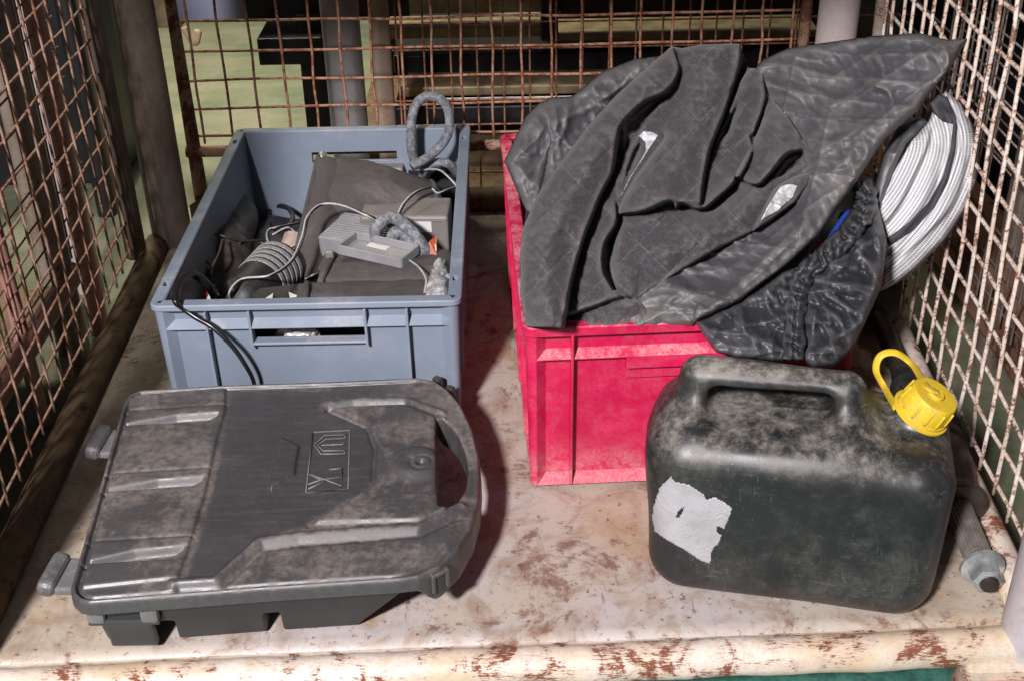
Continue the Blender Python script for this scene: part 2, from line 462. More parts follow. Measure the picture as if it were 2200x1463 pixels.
plastic('can_plastic', (0.012, 0.0128, 0.0128), (0.215, 0.195, 0.170), 0.56, 0.38, 8, True, 0.0, 0.75, 0.10, upw=0.84, streak=(7, 30, 70))
plastic('yellow_plastic', (0.52, 0.36, 0.016), (0.42, 0.27, 0.08), 0.35, 0.55, 30, False, 0.0)
plastic('black_rubber', (0.012, 0.012, 0.013), (0.05, 0.045, 0.04), 0.35, 0.5, 20, True)
plastic('grey_box', (0.14, 0.145, 0.16), (0.27, 0.25, 0.25), 0.5, 0.5, 25, True, 0.3)
plastic('brown_box', (0.105, 0.095, 0.092), (0.20, 0.175, 0.16), 0.45, 0.45, 18, True, 0.4)
plastic('hose_grey', (0.085, 0.09, 0.105), (0.34, 0.34, 0.36), 0.50, 0.6, 130, False)
plastic('tray_grey', (0.16, 0.165, 0.175), (0.30, 0.28, 0.28), 0.45, 0.5, 30, True, 0.3)
fabric('quilt', (0.033, 0.030, 0.034), (0.098, 0.085, 0.078), 330, 0.32, 0.9, stitch=True, sheen=0.1, grain=0.7)
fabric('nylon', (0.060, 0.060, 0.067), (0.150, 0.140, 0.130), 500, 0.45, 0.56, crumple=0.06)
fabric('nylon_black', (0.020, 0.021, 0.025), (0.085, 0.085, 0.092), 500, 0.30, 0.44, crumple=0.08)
fabric('pouch', (0.058, 0.050, 0.050), (0.150, 0.130, 0.125), 420, 0.45, 0.85)
fabric('boot_leather', (0.030, 0.027, 0.026), (0.16, 0.115, 0.085), 300, 0.55, 0.5)
fabric('webbing', (0.016, 0.016, 0.019), (0.05, 0.05, 0.055), 800, 0.2, 0.8)
simple('reflective', (0.62, 0.62, 0.64), 0.3, 0.0, 0.45, 140)
simple('foil', (0.66, 0.64, 0.64), 0.30, 0.25, 0.55, 220)
simple('black_metal', (0.012, 0.012, 0.013), 0.5, 0.2, 0.4, 20)
simple('dark_metal', (0.035, 0.034, 0.036), 0.45, 0.5, 0.5, 20)
simple('tan_steel', (0.36, 0.28, 0.16), 0.45, 0.1, 0.5, 24)
simple('bright_steel', (0.85, 0.84, 0.80), 0.30, 0.2, 0.2, 40)
simple('nut_steel', (0.50, 0.52, 0.53), 0.26, 0.65, 0.35, 90)
simple('spline_steel', (0.28, 0.25, 0.225), 0.42, 0.45, 0.4, 60)
simple('joint_steel', (0.060, 0.048, 0.040), 0.38, 0.4, 0.5, 40)
simple('cable_black', (0.012, 0.012, 0.013), 0.28, 0.0, 0.3, 60)
simple('cable_white', (0.42, 0.42, 0.44), 0.35, 0.0, 0.3, 60)
simple('paper', (0.62, 0.60, 0.60), 0.7, 0.0, 0.12, 60)
simple('lilac_panel', (0.20, 0.21, 0.30), 0.5, 0.0, 0.2, 8)
simple('wood', (0.40, 0.30, 0.18), 0.8, 0.0, 0.4, 25)
simple('sole_light', (0.30, 0.29, 0.29), 0.8, 0.0, 0.6, 400)
simple('orange_card', (0.42, 0.10, 0.035), 0.5, 0.0, 0.35, 60)
simple('red_tape', (0.50, 0.02, 0.02), 0.4, 0.0, 0.2, 60)
simple('white_tape', (0.65, 0.64, 0.64), 0.4, 0.0, 0.1, 60)
simple('pink_pipe', (0.42, 0.30, 0.26), 0.6, 0.0, 0.3, 40)
simple('blue_lining', (0.012, 0.05, 0.32), 0.6, 0.0, 0.2, 60)

n = NT('torn_paper', 0.55)
cr = n.noise(26, 2, 0.5, dist=1.5); big = n.noise(30, 4)
n.col(n.mix(n.ramp(big, 0.35, 0.7), (0.37, 0.36, 0.375), (0.30, 0.29, 0.30)))
n.bump(n.ramp(n.math('ABSOLUTE', n.math('SUBTRACT', cr, 0.5)), 0.0, 0.03, 1, 0), 0.25, 0.0015); n.bump(n.noise(45, 3, 0.6, dist=1), 0.3, 0.002)
MATS['torn_paper'] = n.m

n = NT('mesh_cloth', 0.75)                       # white net fabric: rows of small dark holes
u, v, w = n.xyz('UV')
fu = n.math('ABSOLUTE', n.math('SUBTRACT', n.math('FRACT', n.math('MULTIPLY', u, 250)), 0.5))
fv = n.math('ABSOLUTE', n.math('SUBTRACT', n.math('FRACT', n.math('MULTIPLY', v, 250)), 0.5))
hole = n.ramp(n.math('MAXIMUM', fu, fv), 0.27, 0.36, 1, 0)
n.col(n.mix(hole, n.mix(n.ramp(n.noise(12, 4), 0.35, 0.7), (0.72, 0.72, 0.73), (0.60, 0.59, 0.58)), (0.20, 0.21, 0.24)))
n.bump(hole, 0.4, -0.001)
MATS['mesh_cloth'] = n.m

n = NT('green_concrete', 0.6)
b1 = n.noise(2.2, 6, 0.7, stretch=(1, 3, 1)); b2 = n.noise(60, 3)
c = n.mix(n.ramp(b1, 0.35, 0.62), (0.13, 0.155, 0.090), (0.21, 0.20, 0.145))
c = n.mix(n.ramp(n.noise(5, 5, 0.7), 0.5, 0.75, 0, 0.7), c, (0.075, 0.115, 0.075))
n.col(n.mix(n.ramp(b2, 0.5, 0.8, 0, 0.4), c, (0.06, 0.09, 0.05))); n.bump(b2, 0.2, 0.002)
MATS['green_concrete'] = n.m

# ------------------------------------------------------------------ the ground of the hall
GZ = -0.16
g = new_obj('ground', pymesh('ground', [(-14, -8, GZ), (14, -8, GZ), (14, 16, GZ), (-14, 16, GZ)], [(0, 1, 2, 3)]), 'green_concrete')
g['kind'] = 'structure'
pd = new_obj('painted_ground', pymesh('painted_ground', [(-2.5, -6, GZ + .004), (3, -6, GZ + .004), (3, 1.15, GZ + .004), (-2.5, 1.15, GZ + .004)], [(0, 1, 2, 3)]), None)
n = NT('teal_floor', 0.45)
f = n.noise(40, 5, 0.7)
n.col(n.mix(n.ramp(f, 0.4, 0.65), (0.055, 0.17, 0.13), (0.028, 0.085, 0.068))); n.bump(f, 0.3, 0.002)
pd.data.materials.append(n.m); pd['kind'] = 'structure'

# ------------------------------------------------------------------ the storage cage the things lie in
cage = thing('storage_cage', 'rusty white-painted wire mesh storage cage holding the crates, case and canister', 'cage', (0, 1.45, 0))
BY = 2.05                                        # back wall
def lw(y): return -0.585 - 0.026 * y             # left wall plane
def rw(y): return 0.515 + 0.042 * y              # right wall plane
# floor sheet, slightly dished
nx, ny = 60, 60
V, Fc = [], []
for j in range(ny):
    y = 0.945 + (2.09 - 0.945) * j / (ny - 1)
    for i in range(nx):
        t = i / (nx - 1)
        x = lw(y) + (rw(y) - lw(y)) * t
        yf = 0.952 + (x + 0.555) * 0.0303 - 0.004
        V.append((x, yf + (2.09 - yf) * j / (ny - 1), 0.0))
V = np.array(V); V[:, 2] = -0.004 * fbm(V * 4, 3, 2)
for j in range(ny - 1):
    for i in range(nx - 1):
        a = j * nx + i; Fc.append((a, a + 1, a + nx + 1, a + nx))
fl = new_obj('floor_plate', pymesh('floor_plate', V, Fc), 'floor_paint', cage, True)
fl.modifiers.new('thickness', 'SOLIDIFY').thickness = 0.003
# front rail: a rolled steel edge with a flat skirt
def prof_sweep(name, prof, a, b, mat, parent, n=40):
    a, b = np.asarray(a, float), np.asarray(b, float)
    d = (b - a) / np.linalg.norm(b - a); nrm = np.array([d[1], -d[0], 0])
    V, F = [], []
    for k in range(n + 1):
        p = a + (b - a) * k / n
        wob = 0.0012 * math.sin(k * 1.7) + 0.0008 * math.sin(k * 0.6)
        for o, z in prof: V.append(p + nrm * (o + wob) + np.array([0, 0, z]))
    m = len(prof)
    for k in range(n):
        for j in range(m):
            F.append((k * m + j, k * m + (j + 1) % m, (k + 1) * m + (j + 1) % m, (k + 1) * m + j))
    F.append(tuple(range(m))[::-1]); F.append(tuple(n * m + j for j in range(m)))
    o = new_obj(name, pymesh(name, V, F), mat, parent, True); o.data.set_sharp_from_angle(angle=math.radians(50)); return o
arc = [(0.001, -0.004)] + [(0.021 + 0.021 * math.sin(t), -0.019 + 0.021 * math.cos(t)) for t in np.linspace(-0.75, 1.65, 14)] + [(0.041, -0.027), (0.036, -0.032), (0.004, -0.032)]
prof_sweep('front_rail', arc, (-0.555, 0.952, 0.0), (0.535, 0.985, 0.0), 'rail_paint', cage)
# corner posts with feet
def post(x, y, r, mat, top=0.91):
    lathe('corner_post', [(0, r), (top + 0.02, r)], (x, y, -0.02), (0, 0, 1), mat, cage, 28)
post(-0.598, 0.922, 0.036, 'rail_paint'); post(0.556, 0.968, 0.036, 'post_lilac')
post(-0.592, 1.955, 0.034, 'post_brown'); post(0.545, 2.0, 0.033, 'post_lilac')
for x, y in ((-0.56, 0.93), (0.535, 0.965)):
    lathe('foot', [(0, 0.062), (0.004, 0.066), (0.03, 0.058), (0.08, 0.052), (0.118, 0.05)], (x, y, -0.156), (0, 0, 1), 'foot_rust', cage, 28)
    box('foot_bracket', (x, y + 0.006, -0.034), (0.12, 0.075, 0.026), 'rail_paint', cage, 0.006)
for x, y in ((-0.60, 1.96), (0.56, 2.0)):
    lathe('foot', [(0, 0.062), (0.004, 0.066), (0.03, 0.058), (0.13, 0.05)], (x, y, -0.156), (0, 0, 1), 'foot_rust', cage, 24)
# side sills
tube('sill', [(lw(y) + 0.022, y, 0.004) for y in (0.97, 1.3, 1.6, 1.93)], 0.021, 'side_rail_rust', cage, seg=12)
tube('sill', [(rw(y) - 0.005, y, 0.006) for y in (1.0, 1.3, 1.6, 1.95)], 0.019, 'rail_paint', cage, seg=12)
tube('sill', [(-0.57, BY + .02, 0.012), (0, BY + .02, 0.012), (0.55, BY + .02, 0.012)], 0.024, 'side_rail_rust', cage, seg=12)
tube('back_rail', [(-0.57, BY, 0.125), (0, BY, 0.127), (0.52, BY, 0.13)], 0.010, 'tube_rust', cage, seg=10)
gus = pymesh('gusset', [(-.575, BY - .02, 0.0), (-.50, BY - .02, 0.0), (-.50, BY - .02, 0.075), (-.575, BY - .02, 0.03),
                        (-.575, BY - .014, 0.0), (-.50, BY - .014, 0.0), (-.50, BY - .014, 0.075), (-.575, BY - .014, 0.03)],
             [(0, 1, 2, 3), (7, 6, 5, 4), (0, 4, 5, 1), (1, 5, 6, 2), (2, 6, 7, 3), (3, 7, 4, 0)])
new_obj('gusset', gus, 'side_rail_rust', cage)

def wire(pts, r, mat, parent):
    return tube('wire', pts, r, mat, parent, n=len(pts) * 3, seg=6)
def panel(cagep, P, nrm, us, vs, r, mat, frame, jit=0.0012):
    """woven wire panel; P(u, v) gives the point; one object per wire"""
    nrm = np.asarray(nrm, float)
    fr = tube('panel_frame', [P(*q) for q in frame[0]], frame[1], frame[2], cagep, seg=12, smooth_path=False)
    fr.name = 'mesh_panel'
    for u in us:
        pts = [P(u + random.gauss(0, jit), v) + nrm * r * 0.9 + nrm * random.gauss(0, jit) for v in np.linspace(vs[0] - .012, vs[-1] + 0.012, 9)]
        wire(pts, r, mat, fr)
    for v in vs:
        pts = [P(u, v + random.gauss(0, jit)) - nrm * r * 0.9 + nrm * random.gauss(0, jit) for u in np.linspace(us[0] - .012, us[-1] + .012, 9)]
        wire(pts, r, mat, fr)
    return fr
# back panel
BX0 = -0.556
panel(cage, lambda u, v: np.array([u, BY, v]), (0, -1, 0), [BX0 + 0.022 + 0.0508 * k for k in range(21)], [0.153 + 0.0508 * k for k in range(9)], 0.0023, 'wire_rust',
      ([(BX0, 0.01), (BX0, 0.62), (0.503, 0.62), (0.503, 0.02)], 0.0135, 'tube_rust'))
# left panel
LY1 = 1.875
panel(cage, lambda u, v: np.array([lw(u), u, v]), (1, 0, 0), [0.985 + 0.05 * k for k in range(18)], [0.035 + 0.0508 * k for k in range(16)], 0.0021, 'wire_brown',
      ([(0.96, 0.01), (0.96, 0.89), (LY1, 0.89), (LY1, 0.01)], 0.018, 'post_brown'))
# right panel
panel(cage, lambda u, v: np.array([rw(u) + 0.012 - 0.02 * v, u, v]), (-1, 0, 0), [1.02 + 0.05 * k for k in range(19)], [0.035 + 0.0508 * k for k in range(16)], 0.0027, 'wire_white',
      ([(1.0, 0.01), (1.0, 0.89), (1.945, 0.89), (1.945, 0.01)], 0.014, 'rail_paint'), 0.0016)

# unseen cage added on the posts so its floor shades the back mesh
up = thing('storage_cage', 'unseen storage cage added on top to shade the back mesh', 'cage', (0, 1.5, 0.93))
box('floor_plate', (0, 1.52, 0.96), (1.24, 1.10, 0.02), 'floor_paint', up, 0.003)
box('front_rail', (0, 0.955, 0.957), (1.20, 0.028, 0.036), 'rail_paint', up, 0.006)
for x, y in ((-0.598, 0.922), (0.556, 0.968), (-0.592, 1.955), (0.545, 2.0)):
    lathe('corner_post', [(0, .04), (0.5, .04)], (x, y, 0.91), (0, 0, 1), 'post_lilac', up, 24)

# ------------------------------------------------------------------ stacking crates
def rrect(hx, hy, r, ex=(), ey=(), n=6):
    """closed counter-clockwise outline with normals; ex / ey add points on the short / long sides"""
    P, N, W = [], [], []
    def seg(a, b, nrm, pts):
        for p, w in [(a, 0)] + pts + [(b, 0)]: P.append(p); N.append(nrm); W.append(w)
    def corner(cx, cy, a0):
        for k in range(1, n):
            a = a0 + math.pi / 2 * k / n
            P.append((cx + r * math.cos(a), cy + r * math.sin(a))); N.append((math.cos(a), math.sin(a))); W.append(0)
    sx, sy = sorted(ex), sorted(ey)
    seg((-hx + r, -hy), (hx - r, -hy), (0, -1), [((x, -hy), w) for x, w in sx]); corner(hx - r, -hy + r, -math.pi / 2)
    seg((hx, -hy + r), (hx, hy - r), (1, 0), [((hx, y), w) for y, w in sy]); corner(hx - r, hy - r, 0)
    seg((hx - r, hy), (-hx + r, hy), (0, 1), [((x, hy), w) for x, w in sx[::-1]]); corner(-hx + r, hy - r, math.pi / 2)
    seg((-hx, hy - r), (-hx, -hy + r), (-1, 0), [((-hx, y), w) for y, w in sy[::-1]]); corner(-hx + r, -hy + r, math.pi)
    return np.array(P), np.array(N), np.array(W, float)
def ring(name, outline, prof, mat, parent):
    P, N = outline[:2]; m, k = len(P), len(prof)
    V = [(p[0] + nn[0] * o, p[1] + nn[1] * o, z) for p, nn in zip(P, N) for o, z in prof]
    F = [(i * k + j, ((i + 1) % m) * k + j, ((i + 1) % m) * k + (j + 1) % k, i * k + (j + 1) % k) for i in range(m) for j in range(k)]
    o = new_obj(name, pymesh(name, V, F), mat, parent, True); o.data.set_sharp_from_angle(angle=math.radians(35)); return o
def cut_boxes(o, boxes):
    bm = bmesh.new()
    for c, s in boxes:
        bmesh.ops.create_cube(bm, size=1, matrix=Matrix.Translation(c) @ Matrix.Diagonal((*s, 1)))
    me = bpy.data.meshes.new('cutter'); bm.to_mesh(me); bm.free()
    co = bpy.data.objects.new('cutter', me); col.objects.link(co)
    md = o.modifiers.new('cut', 'BOOLEAN'); md.object = co; md.operation = 'DIFFERENCE'; md.solver = 'EXACT'
    par, mpi = o.parent, o.matrix_parent_inverse.copy()
    o.parent = None
    dg = bpy.context.evaluated_depsgraph_get(); dg.update()
    res = bpy.data.meshes.new_from_object(o.evaluated_get(dg))
    o.modifiers.clear(); old = o.data; o.data = res
    o.parent = par; o.matrix_parent_inverse = mpi
    bpy.data.objects.remove(co); bpy.data.meshes.remove(me); bpy.data.meshes.remove(old)
def crate(name, label, W, L, h, loc, rz, mat, hole, ledge, skirt, ribs, hz=(0.0585, 0.0385)):
    root = thing(name, label, 'crate', loc, rz, world_parts=False)
    hx, hy, D = W / 2, L / 2, 0.0105
    ins = 0.0035
    zl = h - ledge
    rows = [(0.0015, 0, .003), (0.0035, 0, 0), (0.0165, 1, 0), (h - hz[0], 1, 0), (h - hz[1], 1, 0), (zl - 0.0008, 1, 0), (zl, 0, 0), (zl + 0.0012, 0, 0), (zl + 0.0105, 1, 0), (h - 0.0055, 1, 0), (h - 0.003, 1, 0)]
    if zl - 0.0008 < h - hz[1]: rows[4] = (zl - 0.0012, 1, 0)
    exs = [(s * (hx - 0.0165), 0) for s in (-1, 1)] + [(s * (hx - 0.028), 1) for s in (-1, 1)] + ([(s * hole, 1) for s in (-1, 1)] if hole else [])
    eys = [(s * (hy - 0.0165), 0) for s in (-1, 1)] + [(s * (hy - 0.028), 1) for s in (-1, 1)]
    ol, nn, ww = rrect(hx - ins, hy - ins, 0.012, exs, eys)
    m = len(ol)
    def pt(i, row, inner):
        z, cz, extra = row
        off = 0.005 * (1 - z / h) + extra + (D + 0.0035 if inner else D * cz * ww[i])
        return (ol[i][0] - nn[i][0] * off, ol[i][1] - nn[i][1] * off, z)
    V = [pt(i, r, False) for r in rows for i in range(m)] + [pt(i, r, True) for r in rows for i in range(m)]
    K = len(rows) * m
    F = []
    def gone(i, k):
        if not hole or k != 3: return False
        a, b = ol[i], ol[(i + 1) % m]
        return abs(a[1]) > hy - ins - 1e-6 and abs(abs(a[0]) - hole) < 1e-6 and abs(abs(b[0]) - hole) < 1e-6
    for k in range(len(rows) - 1):
        for i in range(m):
            i2 = (i + 1) % m
            a, b, c, d = k * m + i, k * m + i2, (k + 1) * m + i2, (k + 1) * m + i
            if gone(i, k):
                for p, q in ((a, b), (b, c), (c, d), (d, a)): F.append((p, q, q + K, p + K))
            else:
                F.append((a, b, c, d)); F.append((a + K, d + K, c + K, b + K))
    top = (len(rows) - 1) * m
    for i in range(m):
        i2 = (i + 1) % m
        F.append((top + i, top + i2, top + i2 + K, top + i + K)); F.append((i, i + K, i2 + K, i2))
    o = new_obj('wall', pymesh('wall', V, F), mat, root)
    bv = o.modifiers.new('soft_edges', 'BEVEL'); bv.width = 0.0009; bv.segments = 2; bv.limit_method = 'ANGLE'; bv.angle_limit = math.radians(25)
    bv.harden_normals = False
    box('base', (0, 0, 0.006), (W - 0.05, L - 0.05, 0.006), mat, root, 0.001)
    b = 0.0015; tk = D + 0.0035
    r0 = rrect(hx - 0.0005, hy - 0.0005, 0.014)
    rim = ring('rim', r0, [(-tk - .0035, h - 0.004), (-0.012, h - skirt), (-0.0015, h - skirt), (0, h - skirt + b), (0, h - b), (-b, h), (-tk - .0035 + b, h), (-tk - .0035, h - b)], mat, root)
    cut_boxes(rim, [((s * (hx - 0.010), yy, h), (0.007, 0.014, 0.03)) for s in (-1, 1) for yy in (-hy + 0.062, hy - 0.062)])
    for x, z0, z1 in ribs:
        for s in (-1, 1):
            box('rib', (x, s * (hy - ins - D / 2 - 0.002), (z0 + z1) / 2), (0.0035, D + 0.004, z1 - z0), mat, root, 0.0008, euler(-s * 0.026, 0, 0))
    for y in (-0.20, -0.07, 0.07, 0.20):
        for s in (-1, 1):
            box('rib', (s * (hx - ins - D / 2 - 0.002), y, h / 2), (D + 0.004, 0.0035, h - .03), mat, root, 0.0008, euler(0, s * 0.026, 0))
    return root
GH = 0.19
gc = crate('grey_crate', 'blue-grey plastic crate full of cables, pouches and boxes', 0.40, 0.618, GH, (-0.263, 1.680, 0.001), 0.0, 'grey_plastic', 0.0725, 0.038, 0.009,
      [(-0.130, 0.005, GH - .012), (0.1285, 0.005, GH - .012), (-0.0745, GH - .066, GH - .012), (0.0745, GH - .066, GH - .012)])
for s in (-1, 1):
    box('handle_lip', (0, s * (0.309 - 0.0095), GH - 0.0610), (0.152, 0.0105, 0.0045), 'grey_plastic', gc, 0.0018)
for x in (-0.055, 0.055):
    lathe('moulding_mark', [(0, 0.004), (0.0008, 0.004), (0.001, 0.003), (0.0005, 0.002)], (x, -0.2905, 0.095), (0, -1, 0), 'grey_plastic', gc, 16)
RH = 0.235
RZ = math.radians(2.4)
RC = np.array([0.012, 1.22]) + np.array([math.cos(RZ), math.sin(RZ)]) * 0.2 + np.array([-math.sin(RZ), math.cos(RZ)]) * 0.3035
rc = crate('red_crate', 'dusty crimson plastic crate heaped with dark covers', 0.40, 0.607, RH, (RC[0], RC[1], 0.001), RZ, 'red_plastic', 0, 0.046, 0.013,
      [(-0.1415, 0.005, RH - .012), (0.1415, 0.005, RH - .012)])
for s in (-1, 1):
    box('grip_panel', (0.0, s * (0.3035 - 0.0135), RH - 0.0535), (0.155, 0.019, 0.018), 'red_plastic', rc, 0.002, euler(s * 0.12, 0, 0))
    box('grip_panel', (0.0, s * (0.3035 - 0.0155), RH - 0.0705), (0.155, 0.008, 0.018), 'red_plastic', rc, 0.0015)
box('paper_scrap', (-0.1925, -0.205, RH + 0.0004), (0.009, 0.020, 0.0006), 'paper', rc, 0)
# worn raised maker's lettering below the rim: only broken strokes are left
for k in range(7):
    x = 0.005 + k * 0.0085
    box('raised_mark', (x, -0.2885, RH - 0.0215), (0.0012, 0.0012, 0.007), 'red_plastic', rc, 0.0003)
    box('raised_mark', (x + 0.003, -0.2885, RH - (0.0245 if k % 2 else 0.0195)), (0.004, 0.0012, 0.0012), 'red_plastic', rc, 0.0003)

# ------------------------------------------------------------------ hard case lying flat
TOPZ = 0.085
def plan(px): return [tuple(WZ(u, v, TOPZ)[:2]) for u, v in px]
case = thing('hard_case', 'large dusty black plastic case with moulded carry handle lying flat', 'case', (-0.27, 1.15, 0))
OUT = plan([(168, 1293), (153, 1280), (150, 1262), (158, 1235), (262, 872), (276, 848), (300, 838), (480, 827), (700, 820), (895, 811), (935, 818), (965, 838), (995, 874), (1017, 917), (1030, 970), (1034, 1020), (1030, 1075), (1015, 1130), (985, 1183), (945, 1222), (900, 1243), (860, 1248), (560, 1268), (190, 1297)])
HOLE = plan([(937, 900), (958, 906), (982, 930), (999, 965), (1005, 1002), (1000, 1042), (982, 1074), (956, 1096), (943, 1090), (938, 1040), (940, 990), (936, 945)])
LEFTP = plan([(282, 852), (486, 835), (488, 880), (468, 950), (445, 1060), (405, 1190), (385, 1245), (172, 1268)])
RIGHTP = plan([(705, 880), (788, 918), (806, 960), (800, 1040), (740, 1085), (665, 1128), (900, 1122), (960, 1105), (960, 900), (880, 870)])
HEXP = plan([(600, 940), (645, 962), (635, 1022), (582, 1058), (577, 1048)])
LOGO = plan([(672, 928), (752, 924), (748, 1050), (657, 1058)])
DENTS = [plan(q) for q in ([(262, 914), (380, 893), (478, 886), (474, 896), (446, 911), (262, 920)], [(216, 1056), (340, 1032), (446, 1024), (440, 1036), (414, 1051), (214, 1063)], [(168, 1212), (290, 1184), (406, 1172), (400, 1186), (366, 1207), (166, 1219)])]
STEPS = [plan(q) for q in ([(270, 886), (486, 872)], [(226, 1022), (452, 1008)], [(182, 1168), (414, 1154)])]
FRIDGE = plan([(372, 1255), (462, 1248), (556, 1164), (640, 1152), (900, 1133), (992, 1085)])
FGROOVE = plan([(385, 1264), (475, 1258), (566, 1178), (640, 1168), (900, 1148), (985, 1108)])
BRIDGE = plan([(700, 868), (760, 861), (870, 860), (950, 888)])
BGROOVE = plan([(705, 878), (760, 871), (870, 870), (942, 898)])
DIAG = plan([(664, 1128), (760, 1068), (803, 1035), (808, 965), (792, 918), (705, 880)])
BOSS = plan([(893, 1005)])[0]
LOCK = plan([(906, 1010)])[0]
def case_top(x, y):
    z = np.full(x.shape, TOPZ)
    dl = sd_poly(x, y, LEFTP); z += 0.0045 * sstep(-dl, -0.001, 0.004)
    for q in DENTS:
        d = sd_poly(x, y, q); z -= 0.011 * sstep(-d, -0.0005, 0.0085)
    for q in STEPS:
        z -= 0.0022 * np.exp(-(sd_line(x, y, q) / 0.0022) ** 2)
    dr = sd_poly(x, y, RIGHTP); z += 0.0055 * sstep(-dr, -0.002, 0.004)
    z += 0.0055 * sstep(-sd_poly(x, y, HEXP), -0.001, 0.003)
    z -= 0.0012 * sstep(-sd_poly(x, y, LOGO), -0.001, 0.001)
    z += 0.0055 * np.exp(-(sd_line(x, y, FRIDGE) / 0.0055) ** 2) - 0.004 * np.exp(-(sd_line(x, y, FGROOVE) / 0.004) ** 2)
    z += 0.005 * np.exp(-(sd_line(x, y, BRIDGE) / 0.005) ** 2) - 0.004 * np.exp(-(sd_line(x, y, BGROOVE) / 0.004) ** 2)
    z -= 0.004 * np.exp(-(sd_line(x, y, DIAG) / 0.0035) ** 2)
    rb = np.hypot(x - BOSS[0], y - BOSS[1])
    z += 0.008 * sstep(-rb, -0.038, -0.020)
    rl = np.hypot(x - LOCK[0], y - LOCK[1])
    z += -0.002 * sstep(-rl, -0.016, -0.013) + 0.0025 * np.exp(-((rl - 0.0085) / 0.002) ** 2) - 0.003 * sstep(-rl, -0.005, -0.003)
    do = sd_poly(x, y, OUT)
    z += -0.0045 * np.exp(-((do + 0.0085) / 0.0022) ** 2) * sstep(-x, 0.10, 0.14) + 0.0022 * np.exp(-((do + 0.004) / 0.003) ** 2)
    z -= 0.006 * sstep(x, -0.075, -0.04)                   # the grip is lower
    return z
def case_lid(X, Y, Z):
    x, y = X[:, :, 0], Y[:, :, 0]
    d2 = smax(sd_poly(x, y, OUT), -sd_poly(x, y, HOLE), 0.004)
    zt = case_top(x, y)
    grip = sstep(x, -0.105, -0.085)
    zb = 0.067 - 0.022 * grip
    f = smax(d2[..., None], Z - zt[..., None], 0.006)
    return smax(f, (zb[..., None] - Z), 0.004)
lid = surface('lid', case_lid, (-0.53, 0.93, 0.04), (-0.02, 1.37, 0.102), 0.0016, 'case_plastic', case)
CENTRE = plan([(497, 838), (700, 838), (690, 878), (800, 925), (806, 1040), (655, 1132), (560, 1160), (465, 1250), (392, 1250), (412, 1200), (452, 1060), (476, 950)])
co = np.empty(len(lid.data.vertices) * 3, np.float32); lid.data.vertices.foreach_get('co', co); co = co.reshape(-1, 3)
at = lid.data.attributes.new('rub', 'FLOAT', 'POINT'); at.data.foreach_set('value', sstep(-sd_poly(co[:, 0], co[:, 1], CENTRE), -0.006, 0.010).astype(np.float32))
INN = [(p[0] * 0.955 - 0.012, (p[1] - 1.15) * 0.93 + 1.152) for p in OUT]
def case_base(X, Y, Z):
    x, y = X[:, :, 0], Y[:, :, 0]
    d2 = sd_poly(x, y, INN)
    cutr = (x + 0.115)[..., None] + (0.06 - Z) * 1.0
    tap = (0.062 - Z) * 0.18
    f = smax(d2[..., None] + tap, cutr, 0.006)
    f = smax(f, Z - 0.0675, 0.002); f = smax(f, 0.002 - Z, 0.004)
    for cx, w, z0 in ((-0.378, 0.014, 0.026), (-0.262, 0.009, 0.026)):
        f = smax(f, -sd_rbox(X, Y, Z, (cx, 0.985, z0 - .02), (w, 0.03, 0.028), 0.003), 0.002)
    return f
surface('case_bottom', case_base, (-0.53, 0.94, -0.002), (-0.06, 1.36, 0.073), 0.0022, 'case_dark', case)
# hinge lugs on the left end
for (u, v) in ((212, 948), (116, 1232)):
    p = WZ(u, v, 0.072)
    d = np.array([0.035, 0.995, 0]) / 1.0
    lug = box('hinge_lug', p, (0.020, 0.058, 0.020), 'latch_plastic', case, 0.008, euler(0, 0.25, math.radians(-4)), seg=3)
    box('hinge_arm', p + np.array([0.018, 0, -0.004]), (0.034, 0.050, 0.010), 'latch_plastic', lug, 0.003, rotz(math.radians(-4)))
# front latch under the left corner
pl = WZ(262, 1312, 0.055)
for dx in (-0.026, 0.030):
    box('latch_clip', pl + np.array([dx, -0.004, 0.004]), (0.019, 0.012, 0.028), 'latch_plastic', case, 0.004)
box('latch_bar', pl + np.array([0.002, -0.002, -0.010]), (0.075, 0.012, 0.007), 'case_dark', case, 0.002)
box('latch_tongue', pl + np.array([0.006, 0.0, -0.030]), (0.050, 0.010, 0.036), 'case_dark', case, 0.003, euler(0.12, 0, 0))
# buckle at the right front corner
pb = WZ(925, 1232, 0.068) + np.array([0.007, -0.009, 0.0])
R_b = rotz(math.radians(38))
bk = box('buckle', pb, (0.030, 0.012, 0.030), 'case_dark', case, 0.003, R_b)
for s in (-1, 1):
    box('buckle_bar', pb + np.array(R_b @ Vector((s * 0.009, -0.006, 0.003))), (0.004, 0.006, 0.024), 'case_plastic', bk, 0.001, R_b)
box('buckle_bar', pb + np.array(R_b @ Vector((0, -0.006, 0.012))), (0.020, 0.005, 0.004), 'case_plastic', bk, 0.001, R_b)
for (u, v) in ((968, 842), (940, 822)):
    box('buckle', WZ(u, v, 0.07), (0.012, 0.010, 0.018), 'case_dark', case, 0.003, rotz(-0.7))
